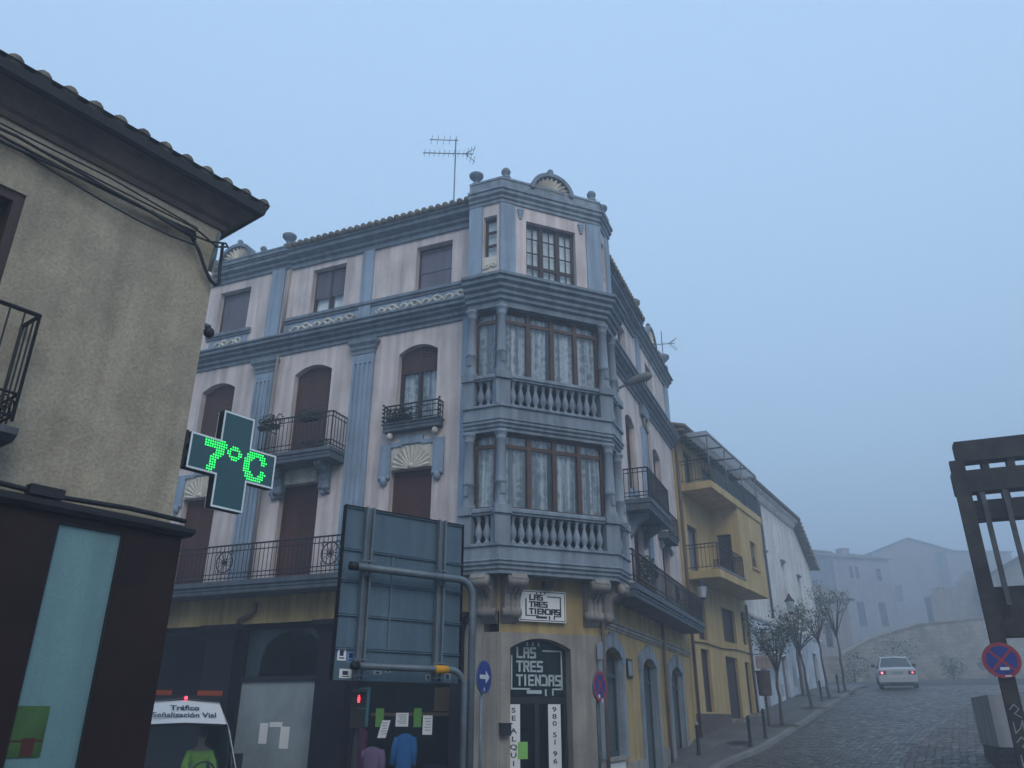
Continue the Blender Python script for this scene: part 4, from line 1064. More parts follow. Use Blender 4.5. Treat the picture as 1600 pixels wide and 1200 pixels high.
mb.add([(*o2[0],7.87), (*o2[1],7.87), apex[1], apex[0]], [(0,1,2,3)])
mb.add([(*o2[1],7.87), (*o2[2],7.87), apex[2], apex[1]], [(0,1,2,3)])
a = -.30
while a < AL:
    L_ = min(1.6, max(.0, a+.36)); top = FA.p(a, -L_-.02, 7.96+.3*(L_+.1)); mb.tube([FA.p(a,.352,7.855), FA.p(a,.1,7.94), top], [.080,.078,.075], 10)
    a += .262
a = .2
while a < ARW:
    L_ = min(1.2, a+.2); mb.tube([FAr.p(a,.352,7.855), FAr.p(a,-L_,7.88+.3*(L_+.38))], .078, 8); a += .262
part(mb, 'roof', m_tile, lh)
# window and balcony cut by the picture's edge
for a0 in (2.07, 5.2):
    mb = MB(); mb.box(FA, a0, a0+.09, -.34, -.02, 4.36, 6.74); mb.box(FA, a0+.99, a0+1.08, -.34, -.02, 4.36, 6.74); mb.box(FA, a0+.09, a0+.99, -.34, -.025, 6.64, 6.74); mb.box(FA, a0+.5, a0+.58, -.3, -.22, 4.36, 6.64)
    w = part(mb, 'balcony_door', M('dark_brown_wood%d' % int(a0), (.05,.03,.028), rough=.55, streak=.2, bump=.1), lh)
    mb = MB(); mb.box(FA, a0+.09, a0+.99, -.30, -.25, 4.36, 6.64)
    for z in (4.5, 5.3, 6.0): mb.box(FA, a0+.14, a0+.46, -.25, -.235, z, z+.55); mb.box(FA, a0+.62, a0+.94, -.25, -.235, z, z+.55)
    part(mb, 'shutter', m_darkwood, w)
mb = MB(); mb.side(FA, [(-.02,4.20),(.32,4.20),(.40,4.25),(.40,4.31),(-.02,4.33)], 1.74, 3.6)
bl = part(mb, 'balcony', M('grey_balcony_slab', (.10,.11,.12), bump=.2), lh)
mb = railing(FA, 1.80, 3.54, .36, 4.42, 5.42, mid=[4.62], step=.12, bar=.010)
for a in (1.9, 2.15, 2.4, 2.65):
    mb.tube([FA.p(a+.05*math.cos(t), .36, 4.52+.07*math.sin(t)) for t in [j*.6 for j in range(11)]], .009, 4)
for q in range(3): mb.tube([FA.p(1.80+.03*math.cos(t), .08+.1*q+.04*math.cos(t), 4.52+.06*math.sin(t)) for t in [j*.6 for j in range(11)]], .009, 4)
part(mb, 'railing', m_black, bl)
# dark shop front
mb = MB(); dp = .10
SA = FA.sub(0, 0)
wall(mb, FA, -.10, AL, -.3, 3.74, [(.50,1.12,.3,3.66)], .2, dp)
wall(mb, FAr, -.10, ARW, -.3, 3.74, [], .2, dp)
sf = part(mb, 'shop_front', m_shopdk, lh)
mb = MB(); mb.sweep([FA.xy(AL), FA.xy(0), FAr.xy(ARW)], [(-.05,3.72),(.16,3.72),(.19,3.76),(.19,3.80),(.14,3.83),(-.05,3.86)])
mb.box(FA, 1.15, 1.45, .06, .17, 3.84, 3.93); mb.tube([FA.p(-.1,.12,3.88), FA.p(.5,.10,3.90), FA.p(1.2,.1,3.87), FA.p(2.2,.1,3.91), FA.p(3.4,.1,3.88)], .025, 6)
part(mb, 'fascia_trim', m_black, sf)
mb = MB(); mb.box(FA, .50, 1.12, dp-.06, dp-.04, .3, 3.66)
m_frost = M('frosted_glass', (.15,.275,.295), rough=.3, var=.12, scale=.6, bump=0, spec=.5, streak=.10)
w = part(mb, 'frosted_window', m_frost, sf)
for q in ((.50,.515,.3,3.66), (1.105,1.12,.3,3.66), (.515,1.105,3.64,3.66)):
    mb = MB(); mb.box(FA, q[0], q[1], dp-.038, dp-.01, q[2], q[3]); part(mb, 'glazing_bead', m_black, w)
mb = MB(); mb.box(FA, .83, 1.12, dp-.038, dp-.032, 1.70, 2.10); pc = part(mb, 'picture_panel', M('green_picture', (.05,.11,.035), rough=.3, var=.4, scale=3, bump=0), w)
mb = MB(); mb.box(FA, .90, 1.0, dp-.031, dp-.028, 1.71, 1.85); mb.box(FA, .84, 1.11, dp-.0315, dp-.029, 1.82, 1.835); part(mb, 'picture_stripe', M('maroon_patch', (.07,.02,.02), bump=0), pc)
# cables under the eaves
ca = thing('utility_cables', 'bundle of black cables sagging under the eaves of the ochre house', 'cables', FA.p(1,.1,7.2))
for k, (dz, sg) in enumerate(((0,.05), (.05,.08), (-.05,.10), (.10,.03), (-.12,.16), (.16,.05))):
    pts = []
    for i in range(17):
        t = i/16; a = .35+8*t**1.2
        pts.append(FA.p(a, .07+.02*(k % 3), 7.22+dz*(1-.5*(1-t))-sg*abs(math.sin(t*7+k)) +.03*t))
    mb = MB(); mb.tube(pts, .016 if k < 3 else .010, 5); part(mb, 'cable', m_black, ca)
for pts, r in (([(.42,.08,7.16),(.28,.09,7.0),(.16,.09,6.80),(.08,.09,6.70),(.01,.09,6.66),(-.05,.07,6.72),(-.06,.02,6.9),(-.05,.0,7.3)], .02),
               ([(.9,.08,7.2),(.5,.12,7.12),(.2,.14,7.14),(-.02,.12,7.24),(-.1,.05,7.25)], .012), ([(.5,.12,7.25),(.3,.13,7.2),(.1,.14,7.12),(-.04,.12,7.2)], .012)):
    mb = MB(); mb.tube([FA.p(*q) for q in pts], r, 6); part(mb, 'cable', m_black, ca)
br = thing('cable_bracket', 'pale metal cable bracket at the corner of the ochre house under its eaves', 'bracket', FA.p(.1,.05,7.0))
mb = MB(); mb.tube([FA.p(.09,.05,6.78), FA.p(.07,.10,7.34)], .022, 6); part(mb, 'rod', m_zinc, br)
mb = MB(); mb.lathe(FA.p(.09,.06,6.74), [(.03,0),(.04,.03),(.03,.06)], 8); part(mb, 'insulator', m_white, br)
cm = thing('security_camera', 'small dark dome on the edge of the ochre house wall above the green cross', 'camera', FAr.p(.12,.1,6.15))
mb = MB(); mb.ball(FAr.p(.06,.10,6.13), .065, 10); part(mb, 'dome', m_black, cm)
mb = MB(); mb.tube([FAr.p(.06,-.01,6.2), FAr.p(.06,.10,6.2)], .03, 8); part(mb, 'mount', m_zinc, cm)

# ------------------------------------------------------------------ pharmacy cross on the return wall
FX = F(FA.xy(-.655, -.10), D1, NA)     # a to the right, d towards the street
px = thing('pharmacy_cross', 'lit green LED pharmacy cross reading 7°C on the corner of the ochre house', 'illuminated sign', FX.p(0,0,4.15))
CZ0, HS, HW = 4.705, .565, .205
cross = [(-HW,-HS),(HW,-HS),(HW,-HW),(HS,-HW),(HS,HW),(HW,HW),(HW,HS),(-HW,HS),(-HW,HW),(-HS,HW),(-HS,-HW),(-HW,-HW)]
cross = [(a, CZ0+z) for a, z in cross]
def inset(poly, k): return [(a-math.copysign(k, a) if abs(a) > .3 else a-math.copysign(k, a), z-math.copysign(k, z-CZ0)) for a, z in poly]
mb = MB(); mb.prism(FX, cross, -.05, .045); part(mb, 'housing', m_black, px)
m_panel = M('led_panel', (.035,.10,.12), rough=.35, var=.06, bump=0)
m_rim = M('pale_rim', (.72,.80,.83), rough=.5, bump=0)
m_led = MEmit('green_led', (.02, 1., .12), 2.4)
for sgn, d0 in ((1, .046), (-1, -.051)):
    ins = inset(cross, .022)
    mb = MB(); mb.prism(FX, ins, d0, d0+sgn*.006); part(mb, 'panel', m_panel, px)
    mb = MB()
    for (p, q, p2, q2) in zip(cross, cross[1:]+cross[:1], ins, ins[1:]+ins[:1]):
        mb.add([FX.p(p[0], d0+sgn*.010, p[1]), FX.p(q[0], d0+sgn*.010, q[1]), FX.p(q2[0], d0+sgn*.010, q2[1]), FX.p(p2[0], d0+sgn*.010, p2[1])], [(0,1,2,3)])
    part(mb, 'rim', m_rim, px)
    seven = [(-.36,.145),(-.16,.145),(-.165,.09),(-.26,-.04),(-.28,-.16)]
    deg = [(.0+.068*math.cos(t), .0870+.068*math.sin(t)) for t in [k*math.pi/6 for k in range(13)]]
    cee = [(.40,.07),(.385,.115),(.33,.145),(.26,.145),(.205,.115),(.18,.06),(.18,-.06),(.205,-.115),(.26,-.145),(.33,-.145),(.385,-.115),(.40,-.07)]
    def dist(p, pl):
        b = 9
        for u, v in zip(pl, pl[1:]):
            dx, dy = v[0]-u[0], v[1]-u[1]; L2 = dx*dx+dy*dy or 1e-9
            t = max(0, min(1, ((p[0]-u[0])*dx+(p[1]-u[1])*dy)/L2)); b = min(b, math.hypot(p[0]-u[0]-t*dx, p[1]-u[1]-t*dy))
        return b
    pit = .029
    for glyph, wd, nm in ((seven, .047, 'led_digit'), (deg, .024, 'led_degree_mark'), (cee, .043, 'led_letter')):
        mb = MB()
        for i in range(-19, 20):
            for j in range(-7, 7):
                p = (i*pit, (j+.5)*pit)
                if dist(p, glyph) < wd:
                    a, z = p[0]*sgn, CZ0+p[1]; r = .0102
                    mb.add([FX.p(a+r*math.cos(k*math.pi/3), d0+sgn*.009, z+r*math.sin(k*math.pi/3)) for k in range(6)], [tuple(range(6))])
        part(mb, nm, m_led, px)
mb = MB(); mb.box(FX, -.70, -.55, -.06, .05, CZ0-.10, CZ0-.02); mb.box(FX, -.70, -.55, -.06, .05, CZ0+.06, CZ0+.14); mb.box(FX, -.66, -.60, -.07, .065, CZ0-.22, CZ0+.2); part(mb, 'bracket', m_black, px)
# ------------------------------------------------------------------ back of the big direction sign
FB = F((-1.75, 8.6), ang(50.8), right_of(ang(50.8)))
ds = thing('direction_sign', 'grey back of a big slatted road direction sign on two bent steel posts', 'road sign', FB.p(1.6,.2,0))
zs = [2.36, 2.68, 3.02, 3.37, 3.71, 4.18]
mb = MB()
for i in range(5):
    mb.box(FB, -.13, 1.47, -.03, 0, zs[i]+.004, zs[i+1]-.004)
    mb.box(FB, -.13, 1.47, -.004, .022, zs[i]+.004, zs[i]+.016); mb.box(FB, -.13, 1.47, -.004, .022, zs[i+1]-.016, zs[i+1]-.004)
part(mb, 'panel', m_zincd, ds)
mb = MB()
for a in (-.135, 1.466): mb.box(FB, a, a+.012, -.035, .03, 2.36, 4.19)
mb.box(FB, -.123, 1.466, -.035, .028, 4.178, 4.19)
part(mb, 'edge_trim', m_dark, ds)
for a in (.10, 1.08):
    mb = MB(); mb.box(FB, a, a+.02, .023, .085, 2.39, 4.19); mb.box(FB, a+.085, a+.105, .023, .085, 2.39, 4.19); mb.box(FB, a+.02, a+.085, .023, .035, 2.39, 4.19)
    o = part(mb, 'upright', m_zinc, ds)
    for z in (2.49, 3.51):
        mb = MB(); mb.box(FB, a-.03, a+.135, .087, .10, z-.085, z-.07); mb.box(FB, a-.03, a+.135, .087, .10, z+.07, z+.085); mb.box(FB, a-.03, a-.015, .087, .10, z-.07, z+.07); part(mb, 'clamp', m_zinc, o)
mb = MB(); mb.box(FB, .50, .515, .004, .02, 2.69, 3.68); part(mb, 'joint_strip', m_zinc, ds)
def bent_post(z, a0, a1, d, r, rad=.20):
    pts = [FB.p(a0, d, z)]; n = 8
    for k in range(n+1):
        t = math.pi/2*k/n; pts.append(FB.p(a1-rad+rad*math.sin(t), d, z-rad+rad*math.cos(t)))
    pts.append(FB.p(a1, d, 0)); mb = MB(); mb.tube(pts, r, 14)
    o = part(mb, 'post', m_zinc, ds)
    mb = MB(); mb.tube([FB.p(a0-.05,d,z), FB.p(a0+.03,d,z)], r*1.12, 14)
    part(mb, 'end_cap', m_black, o); return o
bent_post(3.50, -.05, 1.53, .16, .042)
lp = bent_post(2.50, .06, 1.44, .16, .036)
mb = MB(); mb.tube([FB.p(1.03,.16,2.50), FB.p(1.20,.16,2.50)], .043, 14); part(mb, 'yellow_band', M('yellow_tape', (.62,.30,.02), bump=0), lp)
for k, (a, z, w, h, c) in enumerate(((-.08,2.62,.10,.13,m_white), (.03,2.60,.10,.12,None), (-.04,2.43,.14,.09,m_white), (.14,2.41,.06,.08,m_white), (.36,2.45,.10,.04,m_offw), (.50,2.47,.07,.035,m_offw), (1.02,2.42,.07,.06,m_offw), (1.27,2.43,.09,.10,m_offw))):
    mb = MB(); mb.box(FB, a, a+w, .0, .003, z-h/2, z+h/2); mt = c or M('blue_sticker', (.15,.28,.48), bump=0)
    st = part(mb, 'sticker', mt, ds)
    mb = MB(); mb.box(FB, a+w*.25, a+w*.7, .0035, .004, z-h*.15, z+h*.28); mb.box(FB, a+w*.2, a+w*.8, .0035, .004, z-h*.36, z-h*.26); part(mb, 'sticker_mark', m_inkblue, st)

# ------------------------------------------------------------------ round traffic signs
m_signblue = M('sign_blue', (.012,.035,.22), rough=.4, bump=0, var=.1)
m_signred = M('sign_red', (.30,.025,.04), rough=.4, bump=0, var=.12)
m_signwhite = M('sign_white', (.60,.62,.63), rough=.4, bump=0, var=.08)
def disc(mb, fr, r0, r1, d, n=40):
    if r0 == 0:
        mb.add([fr.p(r1*math.cos(2*math.pi*k/n), d, r1*math.sin(2*math.pi*k/n)) for k in range(n)], [tuple(range(n))]); return
    vs = []
    for k in range(n):
        c, s = math.cos(2*math.pi*k/n), math.sin(2*math.pi*k/n); vs += [fr.p(r0*c, d, r0*s), fr.p(r1*c, d, r1*s)]
    mb.add(vs, [(2*k, 2*k+1, (2*k+3) % (2*n), (2*k+2) % (2*n)) for k in range(n)])
class FZ(F):
    def __init__(s, o, u, n, z0): F.__init__(s, o, u, n); s.z0 = z0
    def p(s, a, d, z): q = F.p(s, a, d, z); return (q[0], q[1], z+s.z0)
def round_sign(c, nrm, label, kind, r=.30, pole_to=None):
    n = nrm; u = (-n[1], n[0])
    fr = FZ((c[0], c[1]), u, n, c[2])
    o = thing('traffic_sign', label, 'traffic sign', (c[0], c[1], pole_to if pole_to is not None else c[2]), 'round traffic signs')
    mb = MB(); q = 40
    vs = [fr.p(r*math.cos(2*math.pi*k/q), dd, r*math.sin(2*math.pi*k/q)) for dd in (-.03, .0) for k in range(q)]
    mb.add(vs, [tuple(range(q)), tuple(range(2*q-1, q-1, -1))]+[(k, (k+1) % q, q+(k+1) % q, q+k) for k in range(q)]); part(mb, 'plate', m_zinc, o)
    if kind == 'arrow':
        mb = MB(); disc(mb, fr, 0, r-.012, .002); part(mb, 'blue_face', m_signblue, o)
        mb = MB(); P = [(-.19,-.035),(.04,-.035),(.04,-.115),(.19,0),(.04,.115),(.04,.035),(-.19,.035)]
        mb.add([fr.p(a, .004, z) for a, z in P], [tuple(range(7))]); part(mb, 'arrow', m_signwhite, o)
        mb = MB(); mb.box(fr, -.03, .0, .004, .005, -.24, -.18); part(mb, 'sticker', m_signwhite, o)
    else:
        mb = MB(); disc(mb, fr, 0, r-.055, .002); part(mb, 'blue_face', m_signblue, o)
        mb = MB(); disc(mb, fr, r-.06, r-.004, .004); w = .022; L = r-.06
        for t in ((math.pi/4, 3*math.pi/4)):
            c_, s_ = math.cos(t), math.sin(t); P = [(L*c_-w*s_, L*s_+w*c_), (-L*c_-w*s_, -L*s_+w*c_), (-L*c_+w*s_, -L*s_-w*c_), (L*c_+w*s_, L*s_-w*c_)]
            mb.add([fr.p(a, .005+.001*(t > 1), z) for a, z in P], [(0,1,2,3)])
        part(mb, 'red_ring_and_cross', m_signred, o)
        for q in (((-.09,-.02,-.20,-.14), (.03,.10,-.27,-.21)) if kind == 'cross2' else ((-.05,.09,-.165,-.115), (.0,.10,-.275,-.25))):
            mb = MB(); mb.box(fr, q[0], q[1], .007, .008, q[2], q[3]); part(mb, 'sticker', m_signwhite, o)
    if pole_to is not None:
        mb = MB(); mb.tube([fr.p(0,-.065,r*.8), fr.p(0,-.065,pole_to-c[2])], .03, 10); part(mb, 'pole', M('dark_pole_%s' % kind, (.05,.07,.075), rough=.5, stain=(.30,.32,.33), stain_scale=9, stain_at=.66) if kind == 'cross2' else m_zinc, o)
        mb = MB(); mb.box(fr, -.05, .05, -.07, -.028, .08, .12); mb.box(fr, -.05, .05, -.07, -.028, -.14, -.10); part(mb, 'clamp', m_zinc, o)
    else:
        mb = MB(); mb.box(fr, -.06, .06, -.07, -.03, -.05, .05); part(mb, 'clamp', m_zinc, o)
    return o
round_sign((-.495,15,2.69), (.90,-.43), 'round blue sign with a white arrow beside the big sign post', 'arrow', .285, 0.)
round_sign((1.63,15.5,2.55), (.84,-.54), 'round red and blue no stopping sign on a pole by the yellow wall', 'cross2', .27, 0.)
round_sign((8.66,14.62,2.95), (-.50,-.866), 'round red and blue no stopping sign fixed to the dark steel post', 'cross', .30)

# ------------------------------------------------------------------ pedestrian signal
ts = thing('traffic_light', 'pedestrian traffic light showing a small red figure below the big sign', 'traffic light', (-2.62, 14.4, 0))
FS = FZ((-2.62, 14.4), (1, .18), (.18, -1), 2.31)
mb = MB(); mb.box(FS, -.13, .13, -.22, -.02, -.14, .16); mb.box(FS, -.13, .13, -.22, -.02, -.46, -.155); part(mb, 'housing', m_black, ts)
mb = MB(); mb.side(FS, [(-.02,.13),(.12,.10),(.12,.115),(-.02,.15)], -.12, .12); part(mb, 'visor', m_black, ts)
mb = MB(); mb.ball(FS.p(0,-.012,.045), .016, 8); mb.box(FS, -.02, .02, -.016, -.008, -.02, .028); mb.box(FS, -.018, .018, -.016, -.008, -.055, -.02); part(mb, 'red_figure', MEmit('red_lamp', (1., .03, .05), 5.), ts)
mb = MB(); mb.tube([FS.p(0,-.12,-.46), FS.p(0,-.12,-2.31)], .045, 10); part(mb, 'pole', m_black, ts)

# ------------------------------------------------------------------ weathered steel screen on the right
FS2 = F((8.8, 14.8), (-LF[0], -LF[1]), NL)      # a to the right, d towards the camera
m_rustlt = M('grey_weathered_steel', (.075,.075,.078), rough=.85, var=.4, scale=4, bump=.3, bscale=25, spec=.15)
st = thing('steel_screen', 'tall dark weathered steel frame of stacked slabs and thin posts', 'steel screen', (8.8, 14.8, 0))
mb = MB(); mb.box(FS2, -.15, .10, .0, .14, -.3, 6.66); p0 = part(mb, 'post', m_rust, st)
mb = MB(); mb.add([FS2.p(a, .142, z) for a, z in ((-.03,1.9),)], [])
slabs = [(0.02,3.2,6.66,7.08,-.35,.0), (-.13,3.2,6.05,6.48,-.35,-.002), (-.02,3.2,5.50,5.87,-.35,.0), (.0,3.2,3.36,4.24,-.35,.0)]
for a0, a1, z0, z1, d0, d1 in slabs:
    mb = MB(); mb.box(FS2, a0, a1, d0, d1, z0, z1)
    o = part(mb, 'slab', m_rust, st)
    mb = MB()
    for q in range(6): mb.box(FS2, a0+.04+.5*q, a0+.5*q+.07, d1, d1+.006, z0+.06, z1-.06)
    mb.box(FS2, a0, a1, d1, d1+.01, z0+.0, z0+.03); part(mb, 'weld_strip', m_rust, o)
for a in (.0, .42, .86, 1.30, 1.74): mb = MB(); mb.box(FS2, a, a+.12, -.3, -.05, 6.48, 6.66); part(mb, 'spacer', m_rust, st)
for a in (.24, .66, 1.1, 1.54): mb = MB(); mb.box(FS2, a, a+.11, -.3, -.05, 5.87, 6.05); part(mb, 'spacer', m_rust, st)
for a in (.25, .63, 1.02, 1.42): mb = MB(); mb.box(FS2, a, a+.085, .002, .07, 3.9, 6.02); part(mb, 'thin_post', m_rustlt, st)
mb = MB(); mb.box(FS2, .05, 3.2, -.35, -.2, 1.2, 1.5); mb.box(FS2, 3.2, 3.45, -.35, .14, -.3, 7.08); part(mb, 'base_beam', m_rust, st)
mb = MB()        # white scrawl on the post
for k in range(4):
    z = 2.15-.26*k; pts = [(-.10,z),(-.02,z+.08),(.04,z),(-.04,z-.07),(.05,z-.13)] if k % 2 == 0 else [(-.09,z+.05),(-.09,z-.12),(.0,z-.04),(.05,z+.08),(.05,z-.13)]
    for p, q in zip(pts, pts[1:]): stroke(mb, [p, q], .016, FS2.p(0,.1412,0), (*FS2.u,0), (0,0,1))
part(mb, 'scrawl', m_offw, p0)
# pale planter block on a dark slatted base
pb = thing('planter_wall', 'pale concrete block on a dark slatted base right of the road', 'low wall', (11.0, 19.3, 1.1))
FP = F((10.75, 19.0), (-LF[0], -LF[1]), NL)
mb = MB(); mb.box(FP, 0, .62, -3.2, 0, 1.42, 2.50); part(mb, 'block', M('pale_concrete', (.30,.30,.31), streak=.3, bump=.2), pb)
mb = MB(); mb.box(FP, .04, .58, -3.15, -.03, .5, 1.42)
for k in range(5): mb.box(FP, -.05, .72, .0, .05, .75+.13*k, .84+.13*k)
part(mb, 'slatted_base', m_black, pb)

# ------------------------------------------------------------------ vehicles
def loft(secs, skip=()):
    """sections along x of half profiles (y, z); returns body MB and a dict of the left-out faces"""
    mb = MB(); out = {}
    n = len(secs[0][1])
    for sg in (1, -1):
        base = len(mb.v)
        for x, pr in secs: mb.v += [(x, sg*y, z) for y, z in pr]
        for i in range(len(secs)-1):
            for j in range(n-1):
                f = [base+i*n+j, base+i*n+j+1, base+(i+1)*n+j+1, base+(i+1)*n+j]
                key = (i, j)
                if key in skip: out.setdefault(skip[key], []).append([mb.v[k] for k in f])
                else: mb.f.append(f); mb.sm.append(False)
        for i in (0, len(secs)-1):
            mb.f.append([base+i*n+j for j in range(n)]); mb.sm.append(False)
    return mb, out
def place(mb, o, heading, pitch=0.):
    c, s = heading; cp, sp = math.cos(pitch), math.sin(pitch)
    v2 = []
    for x, y, z in mb.v:
        x, z = x*cp-z*sp, x*sp+z*cp
        v2.append((o[0]+c*x-s*y, o[1]+s*x+c*y, o[2]+z))
    mb.v = v2; return mb
def vwheel(o, heading, x, y, r, root, rim_mat, pitch=0., w=.22):
    mb = MB(); mb.lathe((x, y, r), [(r*.62,-w/2),(r*.93,-w/2),(r,-w*.35),(r,w*.35),(r*.93,w/2),(r*.62,w/2)], 24, True, 'y'); t = part(place(mb, o, heading, pitch), 'wheel', m_black, root)
    mb = MB(); mb.lathe((x, y, r), [(.05,-w/2-.005),(r*.6,-w/2+.02),(r*.6,w/2-.02),(.05,w/2+.005)], 16, False, 'y'); part(place(mb, o, heading, pitch), 'rim', rim_mat, t)

VH = (.50, -.866); VO = (-6.62, 16.9, 0.); VH = (.46, -.888)
vn = thing('van', 'white road maintenance van with an amber light bar and blue roof lettering', 'van', VO)
V = [(-2.7, [(0,.35),(.90,.35),(.93,.55),(.92,1.1),(.86,1.86),(.70,2.30),(0,2.36)]),
     (.15, [(0,.35),(.93,.35),(.96,.55),(.95,1.1),(.87,1.88),(.70,2.31),(0,2.37)]),
     (.55, [(0,.35),(.93,.35),(.96,.55),(.95,1.1),(.86,1.90),(.66,2.25),(0,2.31)]),
     (1.02, [(0,.35),(.93,.35),(.96,.55),(.95,1.1),(.83,1.80),(.77,1.87),(0,1.91)]),
     (1.82, [(0,.35),(.92,.35),(.95,.55),(.95,1.04),(.93,1.09),(.89,1.12),(0,1.16)]),
     (2.35, [(0,.35),(.88,.35),(.90,.55),(.87,.86),(.80,.92),(.70,.95),(0,.98)]),
     (2.48, [(0,.38),(.80,.38),(.82,.55),(.80,.75),(.74,.80),(.66,.82),(0,.84)])]
body, glass = loft(V, {(3,5): 'windscreen', (2,3): 'side_window'})
part(place(body, VO, VH), 'body', m_white, vn)
m_vglass = MGlass('van_glass', (.8,.9,.88), 1.35)
for nm, qs in glass.items():
    mb = MB()
    for q in qs: mb.add(q, [(0,1,2,3)])
    w = part(place(mb, VO, VH), nm, m_vglass, vn)
mb = MB()          # dark seal round the windscreen, dashboard, seats, rear bulkhead
for sg in (-1, 1): mb.tube([(1.02,sg*.765,1.885), (1.82,sg*.885,1.135)], .018, 6)
mb.tube([(1.02,-.76,1.885),(1.02,0,1.915),(1.02,.76,1.885)], .02, 6); mb.tube([(1.82,-.88,1.14),(1.82,0,1.17),(1.82,.88,1.14)], .02, 6)
part(place(mb, VO, VH), 'window_seal', m_black, vn)
class FI(F):
    def __init__(s): pass
    def p(s, a, d, z): return (a, d, z)
I = FI()
mb = MB(); mb.box(I, 1.35, 1.8, -.8, .8, .75, 1.08); mb.box(I, -.1, -.06, -.85, .85, .4, 2.15); mb.box(I, .0, 1.7, -.8, .8, .42, .46); part(place(mb, VO, VH), 'cab_interior', m_void, vn)
for y in (.42, -.42):
    mb = MB(); mb.box(I, .25, .75, y-.25, y+.25, .62, .78); mb.box(I, .12, .26, y-.25, y+.25, .7, 1.4); mb.box(I, .13, .22, y-.12, y+.12, 1.42, 1.62); part(place(mb, VO, VH), 'seat', m_dark, vn)
mb = MB(); mb.tube([(1.22+.06*math.sin(t), .42+.19*math.cos(t), 1.10+.17*math.sin(t)) for t in [k*math.pi/8 for k in range(16)]], .016, 6, True, True); part(place(mb, VO, VH), 'steering_wheel', m_black, vn)
for sg in (1, -1):
    mb = MB(); mb.box(I, 1.22, 1.34, sg*1.0-.08, sg*1.0+.08, 1.08, 1.40); mb.box(I, 1.26, 1.30, min(sg*.9, sg*.93), max(sg*.9, sg*.93)+.0, 1.1, 1.16); part(place(mb, VO, VH), 'mirror', m_black, vn)
    mb = MB(); mb.box(I, 2.30, 2.44, sg*.68-.13, sg*.68+.13, .70, .86); part(place(mb, VO, VH), 'headlight', m_glass, vn)
mb = MB(); mb.box(I, 2.42, 2.56, -.86, .86, .36, .56); part(place(mb, VO, VH), 'bumper', m_black, vn)
for x in (1.65, -1.75):
    for y in (.80, -.80): vwheel(VO, VH, x, y, .34, vn, m_zinc)
# roof lettering on the sloping front of the roof
def vp(x, y, z): m = MB(); m.v = [(x, y, z)]; return Vector(place(m, VO, VH).v[0])
e0 = vp(1.02, 0, 1.912); e1 = vp(.55, 0, 2.312); uyv = (e1-e0).normalized(); uxv = (vp(.98, 1, 1.905)-e0); nv = uxv.cross(uyv).normalized()
mb = MB(); 
letters(mb, 'Tráfico', e0+uyv*.36+nv*.012, uxv, uyv, .185, .022); letters(mb, 'Señalización Vial', e0+uyv*.17+nv*.012, uxv, uyv, .175, .02)
part(mb, 'roof_lettering', m_inkblue, vn)
lbm = MB(); lbm.box(I, .18, .40, -.72, .72, 2.37, 2.42); lb = part(place(lbm, VO, VH), 'light_bar', m_black, vn)
for y0, y1 in ((-.70,-.25), (.22,.70)): mb = MB(); mb.box(I, .19, .39, y0, y1, 2.422, 2.515); part(place(mb, VO, VH), 'amber_lens', M('amber_lens_%d' % (y0 > 0), (.30,.055,.012), rough=.25, bump=0), lb)
mb = MB(); mb.box(I, .22, .36, -.24, .21, 2.422, 2.52); part(place(mb, VO, VH), 'centre_unit', m_dark, lb)
mb = MB(); mb.ball((.44, .02, 2.375), .032, 8); part(place(mb, VO, VH), 'red_lamp', MEmit('red_beacon', (1., .04, .08), 5.), lb)
